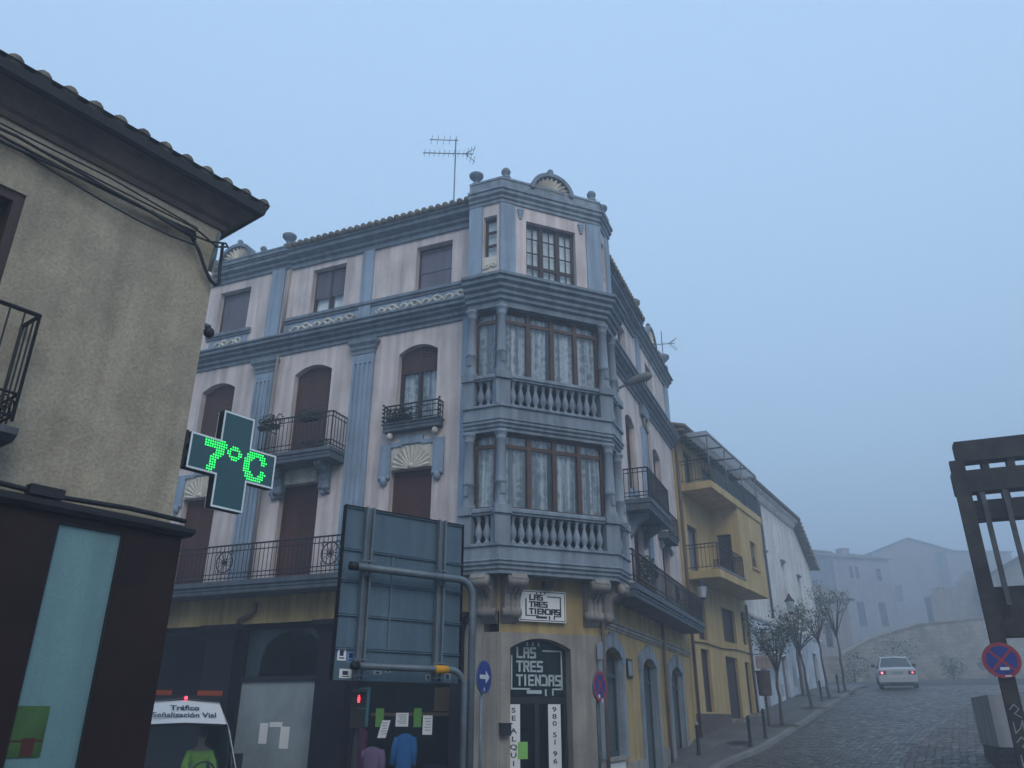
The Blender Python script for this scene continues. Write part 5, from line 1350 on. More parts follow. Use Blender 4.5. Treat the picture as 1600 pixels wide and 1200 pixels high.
# driver
def person_in_van():
    r = thing('person', 'person in a yellow green high visibility jacket at the van wheel', 'person', vp(.45, .42, .78))
    y = .42
    vs = [(.45,y,.85),(.43,y,1.05),(.42,y,1.25),(.43,y,1.42),(.44,y,1.52),(.46,y,1.62),(.47,y,1.72),
          (.44,y+.19,1.38),(.60,y+.27,1.15),(.86,y+.22,1.10),(1.08,y+.19,1.16),
          (.44,y-.19,1.38),(.60,y-.27,1.15),(.86,y-.22,1.10),(1.08,y-.19,1.16),
          (.62,y+.11,.82),(.92,y+.12,.84),(1.0,y+.12,.52),(.62,y-.11,.82),(.92,y-.12,.84),(1.0,y-.12,.52)]
    es = [(0,1),(1,2),(2,3),(3,4),(4,5),(5,6),(3,7),(7,8),(8,9),(9,10),(3,11),(11,12),(12,13),(13,14),(0,15),(15,16),(16,17),(0,18),(18,19),(19,20)]
    rad = [.15,.15,.16,.13,.055,.085,.09, .065,.052,.042,.035, .065,.052,.042,.035, .085,.07,.05,.085,.07,.05]
    def put(vs): m = MB(); m.v = list(vs); return [tuple(Vector(v)-r.location) for v in place(m, VO, VH).v]
    me = skin_mesh(put(vs), es, rad, 'person_body'); me.materials.append(M('skin_tone', (.30,.17,.12), bump=0))
    o = bpy.data.objects.new('body', me); col.objects.link(o); o.parent = r
    m_hv = M('high_visibility_yellow', (.27,.52,.03), rough=.7, bump=.1, var=.15)
    jr = [.17,.175,.185,.15,.06]+[0]*2+[.085,.072,.060,.050,.085,.072,.060,.050]
    idx = [0,1,2,3,7,8,9,11,12,13]; rem = {k: i for i, k in enumerate(idx)}
    je = [(rem[a], rem[b]) for a, b in es if a in rem and b in rem]
    jm = skin_mesh(put([vs[k] for k in idx]), je, [jr[k] for k in idx], 'jacket'); jm.materials.append(m_hv)
    o = bpy.data.objects.new('jacket', jm); col.objects.link(o); o.parent = r
    mb = MB(); mb.lathe((.455,y,1.70), [(.098,-.02),(.105,.03),(.095,.08),(.06,.115),(.001,.13)], 14); part(place(mb, VO, VH), 'hair', m_black, r)
    mb = MB()
    for s in (-1, 1): mb.ball((.548, y+.032*s, 1.665), .010, 6)
    part(place(mb, VO, VH), 'eyes', m_ink, r)
    mb = MB(); mb.ball((.562, y, 1.635), .016, 6, 1.4); part(place(mb, VO, VH), 'nose', bpy.data.materials['skin_tone'], r)
person_in_van()

# white saloon driving away
CO = (18.94, 40.9); CO = (CO[0], CO[1], gz(CO[0], CO[1])); ch = ang(22); CHD = (ch[0], ch[1]); CPI = math.atan(.105)
ca_ = thing('car', 'white saloon car with red tail lights driving uphill into the fog', 'car', CO)
m_carw = M('white_car_paint', (.44,.46,.49), rough=.3, var=.03, bump=0, spec=.6)
C = [(-.05, [(0,.30),(.70,.30),(.80,.42),(.82,.62),(.80,.80),(.74,.92),(0,.94)]),
     (.12, [(0,.22),(.80,.22),(.86,.42),(.87,.62),(.86,.84),(.78,.985),(0,1.0)]),
     (.50, [(0,.2),(.82,.2),(.87,.42),(.88,.62),(.865,.88),(.76,1.0),(0,1.02)]),
     (1.15, [(0,.2),(.82,.2),(.87,.42),(.88,.62),(.86,.90),(.60,1.38),(0,1.42)]),
     (2.35, [(0,.2),(.82,.2),(.87,.42),(.88,.62),(.86,.90),(.60,1.41),(0,1.44)]),
     (3.15, [(0,.2),(.82,.2),(.87,.42),(.88,.62),(.85,.88),(.74,.95),(0,.97)]),
     (4.15, [(0,.24),(.78,.24),(.82,.42),(.82,.55),(.78,.70),(.66,.74),(0,.76)])]
body, glass = loft(C, {(2,5): 'rear_window', (2,4): 'side_window', (3,4): 'side_window', (4,5): 'windscreen', (4,4): 'side_window'})
part(place(body, CO, CHD, CPI), 'body', m_carw, ca_)
m_cglass = M('car_glass', (.035,.05,.06), rough=.08, bump=0, spec=.7)
for nm, qs in glass.items():
    mb = MB()
    for q in qs: mb.add(q, [(0,1,2,3)])
    part(place(mb, CO, CHD, CPI), nm, m_cglass, ca_)
mb = MB()
for y in (-.60, .60): mb.tube([(.50,y*1.24,1.0), (1.15,y,1.39)], .03, 6); mb.tube([(1.15,y,1.385),(2.35,y,1.415)], .028, 6)
mb.tube([(1.14,-.6,1.39),(1.14,0,1.425),(1.14,.6,1.39)], .03, 6)
part(place(mb, CO, CHD, CPI), 'pillar', m_carw, ca_)
for sg in (1, -1):
    mb = MB(); mb.box(I, -.075, .10, sg*.66-.165, sg*.66+.165, .70, .86); tl = part(place(mb, CO, CHD, CPI), 'tail_light', M('tail_lens_%d' % (sg+1), (.16,.02,.03), rough=.2, bump=0), ca_)
    mb = MB(); mb.ball((-.08, sg*.68, .78), .055, 8); part(place(mb, CO, CHD, CPI), 'lit_bulb', MEmit('brake_lamp_%d' % (sg+1), (1., .22, .26), 3.2 if sg > 0 else 1.6), tl)
    mb = MB(); mb.box(I, 2.55, 2.75, sg*.97-.09, sg*.97+.09, .90, 1.05); part(place(mb, CO, CHD, CPI), 'mirror', m_black, ca_)
mb = MB(); mb.box(I, -.16, .14, -.86, .86, .36, .58); part(place(mb, CO, CHD, CPI), 'bumper', m_carw, ca_)
mb = MB(); mb.box(I, -.066, -.05, -.27, .27, .72, .83); part(place(mb, CO, CHD, CPI), 'number_plate', m_offw, ca_)
mb = MB(); mb.box(I, .0, 4.0, -.74, .74, .17, .22); part(place(mb, CO, CHD, CPI), 'underbody', m_black, ca_)
for x in (.75, 3.35):
    for y in (.78, -.78): vwheel(CO, CHD, x, y, .31, ca_, m_zinc, CPI)
# ------------------------------------------------------------------ yellow house with an oriel and balconies
UY = ang(31.1); NY = right_of(UY); FY = F((5.85, 27.0), UY, NY)
yh = thing('yellow_house', 'yellow rendered house with an overhanging bay, balconies and a roof terrace awning', 'house', FY.p(3.6,0,1.7))
mb = MB()
hy = [(1.09,2.0,2.2,4.2), (3.82,5.35,2.0,4.12), (6.30,7.0,2.15,4.05), (1.08,1.93,4.5,5.82), (3.95,5.6,4.65,5.88), (6.5,7.2,4.72,6.0), (.80,1.9,6.72,8.42), (1.1,1.95,9.8,11.3), (3.2,4.6,9.8,11.2)]
wall(mb, FY, .0, 7.35, .5, 11.8, hy, .25)
# oriel
O0, O1, OD = 3.6, 6.95, 1.1
FO = FY.sub(0, OD)
wall(mb, FO, O0, O1, 6.45, 9.5, [(4.95,5.85,7.42,8.46)], .2)
FOs = F(FY.xy(O0, 0), NY, (-UY[0], -UY[1]))
wall(mb, FOs, 0, OD, 6.45, 9.5, [(.2,.75,6.75,8.5)], .15)
mb.add([FY.p(O1,0,6.45), FY.p(O1,OD,6.45), FY.p(O1,OD,9.5), FY.p(O1,0,9.5)], [(0,1,2,3)])
mb.add([FY.p(O0,0,6.45), FY.p(O0,OD,6.45), FY.p(O1,OD,6.45), FY.p(O1,0,6.45)], [(0,1,2,3)])
mb.add([FY.p(0,0,.5), FY.p(0,-8,.5), FY.p(0,-8,11.8), FY.p(0,0,11.8)], [(0,1,2,3)]); mb.add([FY.p(7.35,0,.5), FY.p(7.35,-8,.5), FY.p(7.35,-8,11.8), FY.p(7.35,0,11.8)], [(0,1,2,3)])
part(mb, 'wall', m_ochre2, yh)
m_bdoor = M('brown_door', (.045,.032,.035), rough=.6, streak=.2, bump=.05)
for i, h in enumerate(hy):
    mb = MB(); mb.box(FY, h[0], h[0]+.06, -.2, -.1, h[2], h[3]); mb.box(FY, h[1]-.06, h[1], -.2, -.1, h[2], h[3]); mb.box(FY, h[0]+.06, h[1]-.06, -.2, -.103, h[3]-.06, h[3])
    w = part(mb, 'door' if i in (1, 2, 6, 7) else 'window', m_bdoor, yh)
    if i in (6, 7, 8): mb = MB(); mb.box(FY, h[0]+.03, h[1]-.03, -.19, -.17, h[2], h[3]-.03); part(mb, 'pane', M('blue_grey_panel%d' % i, (.12,.14,.17), rough=.4), w)
    else: part(slats(FY, h[0]+.05, h[1]-.05, h[2], h[3]-.05, -.16, .08), 'shutter', m_bdoor if i != 2 else m_brown, w)
window(yh, FO, 4.95,5.85,7.42,8.46, 2, [], m_brown, shutter=.55, smat=M('beige_blind', (.22,.18,.14), streak=.2), d=-.1, sub=0)
mb = MB(); mb.box(FO, 4.85, 5.95, -.02, .06, 7.34, 7.42); part(mb, 'sill', m_ochre2, yh)
window(yh, FOs, .2,.75,6.75,8.5, 1, [.5], m_bdoor, d=-.1)
# balconies
def ybal(a0, a1, z0, z1, label):
    mb = MB(); mb.box(FY, a0, a1, .0, OD+.06, z0, z1); return part(mb, 'balcony', m_ochre2, yh)
b = ybal(.35, 3.595, 6.40, 6.66, ''); part(railing(FY, .4, 3.55, OD, 6.78, 7.58, step=.13), 'railing', m_black, b)
mb = MB(); mb.box(FY, .38, 3.55, OD+.0, OD+.075, 6.665, 6.75); part(mb, 'kerb', m_greyshut, b)
b = ybal(.35, 7.0, 9.503, 9.76, ''); part(railing(FY, .4, 6.95, OD, 9.86, 10.62, step=.12), 'railing', m_black, b)
mb = MB()
for k in range(14): mb.box(FY, 1.2+.4*k, 1.35+.4*k, OD-.06, OD+.02, 9.77, 9.86)
part(mb, 'railing_feet', m_offw, b)
mb = MB(); mb.box(FY, 1.2, 6.9, OD-.02, OD-.012, 9.9, 10.5); part(mb, 'wind_screen', M('teal_screen', (.09,.13,.15), rough=.5, bump=0), b)
# roof and awning
mb = MB(); mb.add([FY.p(-.15,.5,11.72), FY.p(7.45,.5,11.72), FY.p(7.45,-4,13.1), FY.p(-.15,-4,13.1)], [(0,1,2,3)])
mb.add([FY.p(-.15,-8.5,11.72), FY.p(7.45,-8.5,11.72), FY.p(7.45,-4,13.1), FY.p(-.15,-4,13.1)], [(0,1,2,3)])
mb.box(FY, -.15, 7.45, -.1, .48, 11.62, 11.70)
a = -.1
while a < 7.45: mb.tube([FY.p(a,.55,11.77), FY.p(a,-1.5,12.40)], .085, 8); a += .21
part(mb, 'roof', m_tile, yh)
mb = MB()
for k in range(16): mb.box(FY, -.05+.47*k, .03+.47*k, .0, .42, 11.5, 11.61)
part(mb, 'rafter_ends', m_cove, yh)
aw = MB(); fb_ = MB()
Z0, Z1 = 11.50, 11.52
aw.add([FY.p(.1,.05,Z0+.06), FY.p(6.8,.05,Z0+.06), FY.p(6.8,OD+.15,Z1), FY.p(.1,OD+.15,Z1)], [(0,1,2,3)])
m_awn = MSheet('awning_sheet', (.36,.375,.40))
o = part(aw, 'awning', m_awn, yh)
for k in range(5): a = .5+1.6*k; fb_.tube([FY.p(a,.05,Z0), FY.p(a,OD+.1,Z1-.05)], .03, 6)
for d, z in ((.3,Z0), (.7,Z0+.1), (OD+.1,Z1-.05)): fb_.tube([FY.p(.5,d,z), FY.p(6.9,d,z)], .028, 6)
for a in (.5, 2.6, 4.8, 6.9): fb_.tube([FY.p(a,OD+.02,9.8), FY.p(a,OD+.02,Z1-.05)], .025, 6)
part(fb_, 'awning_frame', m_zinc, o)
# plinth, pipes, string line, step
mb = MB(); mb.box(FY, .02, 3.7, .0, .03, .5, 2.15); part(mb, 'plinth', M('brown_plinth', (.10,.075,.08), var=.25, bump=.2), yh)
mb = MB(); mb.tube([FY.p(.12,.08,11.5), FY.p(.12,.08,1.3)], .05, 8); part(mb, 'drain_pipe', m_cove, yh)
mb = MB(); mb.tube([FY.p(7.25,.06,6.3), FY.p(7.25,.06,2.0)], .05, 8); part(mb, 'drain_pipe', m_cove, yh)
mb = MB(); mb.tube([FY.p(.15,.04,4.35), FY.p(1.6,.04,4.40), FY.p(3.4,.04,4.34), FY.p(5.2,.04,4.42), FY.p(7.3,.04,4.40)], .02, 5); part(mb, 'wall_cable', m_black, yh)
mb = MB(); mb.box(FY, 3.75, 5.6, .0, .4, 1.2, 1.98); part(mb, 'doorstep', m_stonec, yh)
mb = MB(); mb.box(FY, 6.0, 7.3, .0, .4, 1.5, 2.14); part(mb, 'doorstep', m_stonec, yh)
hs = thing('hanging_sign', 'pale pink shop sign hung from a bracket on the yellow house', 'sign', FY.p(7.0,.1,4.2))
mb = MB(); mb.box(FY, 7.0, 7.03, .25, 1.15, 3.82, 4.28); part(mb, 'board', M('pink_sign_board', (.34,.28,.28), bump=0), hs)
mb = MB(); mb.tube([FY.p(7.015,.0,4.36), FY.p(7.015,1.2,4.36)], .015, 6); mb.tube([FY.p(7.015,.35,4.36), FY.p(7.015,.35,4.28)], .008, 4); mb.tube([FY.p(7.015,1.05,4.36), FY.p(7.015,1.05,4.28)], .008, 4)
for k in range(4): mb.tube([FY.p(6.995,.35+.2*k+.07*math.cos(t), 4.05+.10*math.sin(t)) for t in [j*.7 for j in range(7)]], .008, 4)
part(mb, 'bracket', m_black, hs)

def lantern(c, wall_pt, label, s=1.):
    r = thing('wall_lantern', label, 'street lamp', wall_pt, 'lanterns on wall brackets')
    mb = MB(); mb.lathe(c, [(.10*s,0),(.17*s,.36*s)], 6, False); part(mb, 'lamp_glass', M('pale_lantern_glass', (.42,.48,.52), rough=.3, bump=0) if 'pale_lantern_glass' not in bpy.data.materials else bpy.data.materials['pale_lantern_glass'], r)
    mb = MB(); mb.lathe(c, [(.20*s,.36*s),(.20*s,.38*s),(.10*s,.50*s),(.06*s,.56*s),(.03*s,.64*s),(.001,.66*s)], 6, False); part(mb, 'cap', m_black, r)
    mb = MB(); mb.lathe(c, [(.03*s,-.10*s),(.11*s,-.03*s),(.11*s,0)], 6, False); part(mb, 'base', m_black, r)
    c = Vector(c); w = Vector(wall_pt); mb = MB()
    m = (c+w)/2; mb.tube([w, Vector((m.x, m.y, c.z-.30*s)), c+Vector((0,0,-.08*s))], .022*s, 6); mb.tube([w+Vector((0,0,-.4*s)), Vector((m.x, m.y, c.z-.55*s)), Vector((m.x,m.y,c.z-.3*s))], .014*s, 6); part(mb, 'bracket', m_black, r)
lantern(FY.p(.3,.5,5.75), FY.p(.3,0,5.55), 'pale glass lantern on the yellow house below its first balcony')
lantern(FY.p(13.2,.55,6.62), FY.p(13.2,0,6.5), 'dark lantern on a bracket of the white building beyond the yellow house', 1.3)

# ------------------------------------------------------------------ long white building further up
m_whitew = M('white_grey_render', (.68,.69,.69), streak=.25, var=.1, bump=.1, stain=(.57,.58,.58), stain_scale=.6)
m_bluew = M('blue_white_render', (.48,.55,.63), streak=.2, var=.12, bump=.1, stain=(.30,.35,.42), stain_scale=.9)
wb = thing('white_building', 'long white rendered building with narrow tall windows beyond the yellow house', 'building', FY.p(14.5,0,2.6))
hw = [(14.95,15.55,7.1,9.25), (18.35,18.95,7.2,9.0), (11.4,12.0,7.1,9.2)]
mb = MB(); wall(mb, FY, 7.37, 22.2, 6.0, 10.0, hw, .25)
mb.add([FY.p(7.37,0,10.0), FY.p(22.2,0,10.0), FY.p(18.8,0,12.0), FY.p(7.37,0,12.0)], [(0,1,2,3)])
mb.add([FY.p(22.2,0,1.5), FY.p(22.2,-9,1.5), FY.p(22.2,-9,10.0), FY.p(22.2,0,10.0)], [(0,1,2,3)])
part(mb, 'wall', m_whitew, wb)
hw2 = [(9.2,10.4,4.6,5.6), (8.6,9.6,2.3,4.1), (12.4,13.5,2.6,4.6), (16.0,17.1,3.0,5.0), (19.5,20.6,3.3,5.2)]
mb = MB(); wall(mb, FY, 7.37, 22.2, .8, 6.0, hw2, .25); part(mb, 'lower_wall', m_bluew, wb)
mb = MB(); mb.sweep([FY.xy(7.37), FY.xy(22.2)], [(-.02,5.90),(.06,5.90),(.10,5.98),(.10,6.06),(-.02,6.1)])
mb.sweep([FY.xy(7.46), FY.xy(18.8)], [(-.02,11.7),(.08,11.7),(.2,11.85),(.2,11.92),(.38,12.02),(.38,12.1),(-.02,12.12)]); part(mb, 'cornice', m_whitew, wb)
for i, h in enumerate(hw+hw2):
    window(wb, FY, *h[:4], 1 if i < 3 else 2, [.5], m_greyshut if i < 3 else m_darkwood, d=-.16, shutter=0 if i < 3 else 1., smat=m_greyshut)
for h in hw: mb = MB(); mb.box(FY, h[0]-.08, h[1]+.08, .0, .12, h[3]+.06, h[3]+.14); part(mb, 'window_hood', m_greyshut, wb)
mb = MB(); mb.add([FY.p(7.4,.45,12.12), FY.p(18.9,.45,12.12), FY.p(17,-5,14.), FY.p(7.4,-5,14.)], [(0,1,2,3)]); mb.add([FY.p(18.9,.45,12.12), FY.p(22.5,.45,9.95), FY.p(22.5,-9,9.95), FY.p(17,-5,14.)], [(0,1,2,3)])
a = 7.6
while a < 18.9: mb.tube([FY.p(a,.5,12.17), FY.p(a,-1.2,12.8)], .1, 6); a += .26
for k in range(14): t = k/13; mb.tube([FY.p(18.9+3.6*t,.5,12.17-2.17*t), FY.p(18.9+3.6*t,-.6,12.3-2.17*t)], .1, 6)
part(mb, 'roof', m_tile, wb)
mb = MB(); mb.tube([FY.p(11.0,.08,11.7), FY.p(11.6,.08,11.5), FY.p(11.6,.08,6.2)], .06, 8); part(mb, 'drain_pipe', m_greyshut, wb)
mb = MB(); mb.box(FY, 8.9, 10.7, 0, .6, 4.45, 4.6); b = part(mb, 'balcony', m_whitew, wb); part(railing(FY, 8.95, 10.65, .56, 4.65, 5.5, step=.13), 'railing', m_black, b)
mb = MB()
for k, (a, z, w_, h_) in enumerate(((7.9,3.0,.5,.7), (10.9,3.2,.6,.8), (11.7,2.9,.4,.5), (14.4,3.4,.7,.9), (15.2,3.2,.4,.6))):
    mb.box(FY, a, a+w_, .0, .006+.0005*k, z, z+h_)
part(mb, 'poster', m_offw, wb)

# ------------------------------------------------------------------ the hillside in the fog
def house(name, label, cat, o, deg, w, dep, z0, ze, zr, wallm, roofm, wins=(), gable=False, chim=None, group='houses in the fog', K=2.2):
    o = (o[0]*K, o[1]*K); w *= K; dep *= K; ze, zr = 2+(ze-2)*K, 2+(zr-2)*K
    wins = [(q[0]*K, q[1]*K, 2+(q[2]-2)*K, 2+(q[3]-2)*K) for q in wins]; chim = [(c[0]*K, c[1]*K, c[2]*K, 2+(c[3]-2)*K, 2+(c[4]-2)*K) for c in (chim or ())]
    u = ang(deg); fr = F(o, u, right_of(u))
    r = thing(name, label, cat, fr.p(w/2, -dep/2, z0), group)
    mb = MB(); wall(mb, fr, 0, w, z0, ze, [(*q,) for q in wins], .3)
    for p, q in (((0,0),(0,-dep)), ((0,-dep),(w,-dep)), ((w,-dep),(w,0))):
        mb.add([fr.p(*p,z0), fr.p(*q,z0), fr.p(*q,ze), fr.p(*p,ze)], [(0,1,2,3)])
    if gable:
        mb.add([fr.p(0,0,ze), fr.p(w,0,ze), fr.p(w*gable,0,zr)], [(0,1,2)]); mb.add([fr.p(0,-dep,ze), fr.p(w,-dep,ze), fr.p(w*gable,-dep,zr)], [(0,1,2)])
    part(mb, 'wall', wallm, r)
    mb = MB(); e = .45
    if gable:
        m = w*gable
        for x0, x1 in ((-e, m), (w+e, m)):
            P = [fr.p(x0, e, ze-e*(zr-ze)/abs(m if x0 < 0 else w-m)), fr.p(x0, -dep-e, ze-e*(zr-ze)/abs(m if x0 < 0 else w-m)), fr.p(x1, -dep-e, zr), fr.p(x1, e, zr)]
            mb.add(P+[(q[0], q[1], q[2]+.2) for q in P], [(0,1,2,3),(7,6,5,4),(0,3,7,4),(0,1,5,4),(1,2,6,5)])
    else:
        for s0, s1 in ((e, -dep/2), (-dep-e, -dep/2)):
            P = [fr.p(-e, s0, ze-.1), fr.p(w+e, s0, ze-.1), fr.p(w+e, s1, zr), fr.p(-e, s1, zr)]
            mb.add(P+[(q[0], q[1], q[2]+.2) for q in P], [(0,1,2,3),(7,6,5,4),(0,1,5,4),(1,2,6,5),(0,3,7,4)])
        for a in (0, w): mb.add([fr.p(a,0,ze), fr.p(a,-dep,ze), fr.p(a,-dep/2,zr)], [(0,1,2)])
        a = -e
        while a < w+e: mb.tube([fr.p(a, e+.05, ze-.02), fr.p(a, -dep*.25, ze+(zr-ze)*.55)], .11, 6); a += .3
    rf = part(mb, 'roof', roofm, r)
    for c in (chim or ()):
        mb = MB(); mb.box(fr, c[0], c[0]+c[2], c[1]-c[2], c[1], c[3], c[4]); mb.box(fr, c[0]-.1, c[0]+c[2]+.1, c[1]-c[2]-.1, c[1]+.1, c[4], c[4]+.18); part(mb, 'chimney', wallm, rf)
    for q in wins: window(r, fr, *q[:4], 1, [.5], m_darkwood, d=-.2, fw=.09)
    return r
m_far1 = M('pale_far_render', (.36,.35,.35), var=.15, streak=.25)
m_far2 = M('grey_far_render', (.30,.29,.29), var=.2, streak=.3, stain=(.22,.21,.21))
m_far3 = M('brown_far_masonry', (.27,.245,.215), var=.3, streak=.3, bump=.3, stain=(.21,.19,.165), stain_scale=.3)
house('tall_white_house', 'tall pale house with two chimneys looming left in the fog', 'house', (22.3, 60.0), 66, 2.5, 6, 2, 13.9, 14.7, m_far1, m_tile, [(.5,.9,10.2,11.4)], False, [(.1,-1.2,.6,14.0,15.2), (1.5,-2,.7,14.4,15.5)])
house('wide_pale_house', 'wide pale house with two tall dark openings below red tiled eaves in the fog', 'house', (23.2, 57.0), 76, 4.7, 8, 2, 12.8, 13.9, m_far2, m_tile, [(1.25,1.55,11.3,12.2), (1.75,2.05,11.3,12.2), (1.4,2.0,8.0,9.7), (3.2,3.8,8.0,9.7), (3.5,3.9,11.2,12.1)], False, [(3.5,-3.5,.7,13.1,14.2)])
house('low_lean_house', 'low house with a sloping tiled roof at the foot of the tall white house', 'house', (18.7, 50.0), 72, 2.6, 4, 2, 8.9, 9.9, m_far2, m_tile, [(.6,1.1,6,7.4)], K=1.5)
house('great_gabled_hall', 'huge gabled building like a dark silhouette at the top of the foggy street', 'building', (34.4, 75.0), 86, 9.0, 12, 2, 16.6, 18.0, m_far3, m_tile, [(1.6,2.3,12,13.6), (6.4,7.1,12,13.6)], .42)
house('flat_side_block', 'flat topped brown block attached right of the foggy gabled hall', 'building', (41.0, 74.2), 86, 6.5, 10, 2, 16.6, 16.9, m_far3, m_far3, [(1.5,2.2,12.5,14.0)])
house('brown_gabled_house', 'brown gabled house seen through the openings of the steel screen', 'house', (26.3, 44.0), 112, 9.0, 8, 2, 9.2, 11.6, m_far3, m_tile, [(2,2.8,6.5,8.2), (4.2,5.0,6.5,8.2)], .5, K=1.9)
m_rub = MBrick('rubble_masonry', ang(75), (.30,.29,.255), (.235,.225,.20), (.19,.185,.165), .55, .28, .02, bump=.7, var=.42)
rw = thing('retaining_wall', 'long rubble stone retaining wall behind the white car', 'wall', (26, 50, 3.6))
KW = 1.22
RW = F((17.5*KW, 48.5*KW), ang(80), right_of(ang(80)))
mb = MB(); poly = [(x*KW, 2+(z-2)*KW) for x, z in [(0,1.5),(30,1.5),(30,9.6),(22,8.8),(13.5,7.9),(7.5,7.3),(4.2,6.4),(2.0,5.4),(0,5.2)]]
mb.prism(RW, poly, -1.2, 0); part(mb, 'wall', m_rub, rw)
mb = MB()
for p, q in zip(poly[2:], poly[3:]): mb.add([RW.p(p[0],.08,p[1]-.05), RW.p(q[0],.08,q[1]-.05), RW.p(q[0],.08,q[1]+.08), RW.p(p[0],.08,p[1]+.08), RW.p(p[0],-1.25,p[1]-.05), RW.p(q[0],-1.25,q[1]-.05), RW.p(q[0],-1.25,q[1]+.08), RW.p(p[0],-1.25,p[1]+.08)], [(0,1,2,3),(7,6,5,4),(3,2,6,7),(0,1,5,4)])
part(mb, 'coping', m_far3, rw)
ru = thing('ruined_wall', 'broken pale stone wall rising above the retaining wall in the fog', 'wall', (36, 62, 5))
RU = F((30.5*1.45, 58.5*1.45), ang(82), right_of(ang(82)))
mb = MB(); poly = [(x*1.45, 2+(z-2)*1.45) for x, z in [(0,4),(22,4),(22,13.5),(18,13.8),(15,12.6),(12.5,13.2),(9.5,12.2),(7,12.6),(5,11.8),(3.6,12.1),(2.2,10.9),(.8,10.9),(0,10.2)]]
mb.prism(RU, poly, -1, 0); part(mb, 'wall', m_far2, ru)
shr = [(27.2,58.3,2.0), (31.2,58.9,1.0), (34.4,59.4,.9), (23.7,57.7,1.3)]
for i, (x, y, s) in enumerate(shr):
    r = thing('shrub', ['round olive shrub growing left of the wall foot middle', 'smaller shrub growing at the middle of the wall foot', 'low shrub growing at the right of the wall foot', 'small shrub at the left end of the rubble wall'][i], 'shrub', (x, y, gz(x,y)), 'shrubs along the rubble wall')
    mb = MB(); 
    for k in range(6): mb.leaves((x+random.uniform(-.6,.6)*s, y+random.uniform(-.3,.3), gz(x,y)+s*random.uniform(.3,1.2)), 90, .6*s, .16)
    part(mb, 'foliage', m_leafd, r)
    mb = MB(); mb.tube([(x,y,gz(x,y)-.1),(x+.05,y,gz(x,y)+s*.8)], .05, 6); part(mb, 'stem', m_bark, r)
# ------------------------------------------------------------------ ground, road, pavement
def strip(mb, lft, rgt, dz, q0, q1, extra=(), edge=False, step=None):
    """a sheet over the terrain between two r(q) lines, broken exactly where the slope breaks"""
    qs = sorted({q0, q1, *[q for q, _ in GQ if q0 < q < q1], *[q for q in extra if q0 < q < q1]})
    def lin(tab, q):
        for (a, ra), (b, rb) in zip(tab, tab[1:]):
            if q <= b: return ra+(rb-ra)*(q-a)/(b-a)
        return tab[-1][1]
    vs = []
    for q in qs:
        for tab in (lft, rgt): x, y = qr(q, lin(tab, q)); vs.append((x, y, gq(q)+dz))
    n = len(qs)
    mb.add(vs, [(2*i, 2*i+1, 2*i+3, 2*i+2) for i in range(n-1)])
    if edge:       # kerb face on the right
        o = []
        for q in qs: x, y = qr(q, lin(rgt, q)); o += [(x, y, gq(q)+dz), (x, y, gq(q)-.05)]
        mb.add(o, [(2*i, 2*i+1, 2*i+3, 2*i+2) for i in range(n-1)])
    return mb
KERB = [(-40,-5.6), (10,-5.6), (17,-5.5), (22.65,-5.37), (25.5,-4.75), (30,-4.45), (37,-4.06), (44,-3.7), (52,-3.3)]
KQ = [q for q, _ in KERB]
mb = MB(); strip(mb, [(-200,-260),(400,-260)], [(-200,260),(400,260)], 0, -200, 400); struct(mb, 'ground', m_asphalt)
m_cob = MSett('road_setts', (.140,.128,.115), (.048,.045,.043), (.013,.013,.013), 6.0, 1.3, .5)
m_cobr = MSett('square_setts', (.135,.105,.095), (.070,.056,.052), (.022,.020,.018), 5.0, 1.1, .65)
m_pave = MBrick('pavement_slabs', EQ, (.125,.125,.125), (.095,.096,.10), (.05,.05,.05), .6, .4, .012, rough=.6, flat=True, bump=.4, var=.28)
m_kerb = M('granite_kerb', (.20,.20,.20), var=.2, bump=.3, bscale=60, fine=.2)
RB = [(12,-1.5),(22,-1.3),(26,-1.0),(30,-.3),(34,.3),(38,1.0),(42,2.4),(46,6),(52,9)]
mb = MB(); strip(mb, KERB, RB, .004, 12, 50, KQ+[q for q, _ in RB]); struct(mb, 'road', m_cob)
mb = MB(); strip(mb, RB, [(12,22),(52,26)], .004, 12, 46.0, [q for q, _ in RB]); struct(mb, 'square', m_cobr)
mb = MB(); strip(mb, [(q, r-9) for q, r in KERB], [(q, r-.16) for q, r in KERB], .12, 9, 50, KQ); struct(mb, 'pavement', m_pave)
mb = MB(); strip(mb, [(q, r-.16) for q, r in KERB], KERB, .122, 9, 50, KQ, True); struct(mb, 'kerb', m_kerb)
mb = MB()      # painted stop line and gutter
strip(mb, [(43.2,1.2),(43.6,1.2)], [(43.2,16),(43.6,16)], .009, 43.2, 43.6); struct(mb, 'painted_line', M('worn_road_paint', (.26,.27,.27), stain=(.11,.11,.11), stain_scale=2.5, bump=.1))
def cover(x, y, r, label, name='manhole_cover', cat='manhole cover', dz=.01):
    o = thing(name, label, cat, (x, y, gz(x,y)), 'iron covers in the ground')
    mb = MB(); n = 20; vs = [(x+r*math.cos(2*math.pi*k/n), y+r*math.sin(2*math.pi*k/n), gz(x+r*math.cos(2*math.pi*k/n), y+r*math.sin(2*math.pi*k/n))+dz) for k in range(n)]
    mb.add(vs, [tuple(range(n))]); part(mb, 'plate', m_black, o)
    mb = MB(); vs = []
    for k in range(n):
        for q in (r, r*1.12): X, Y = x+q*math.cos(2*math.pi*k/n), y+q*math.sin(2*math.pi*k/n); vs.append((X, Y, gz(X,Y)+dz+.002))
    mb.add(vs, [(2*k, 2*k+1, (2*k+3) % (2*n), (2*k+2) % (2*n)) for k in range(n)]); part(mb, 'rim', m_zinc, o)
cover(11.2, 24.3, .30, 'round iron manhole cover in the cobbled road')
cover(6.75, 25.5, .40, 'round iron cover in the pavement near the bollards', dz=.128)

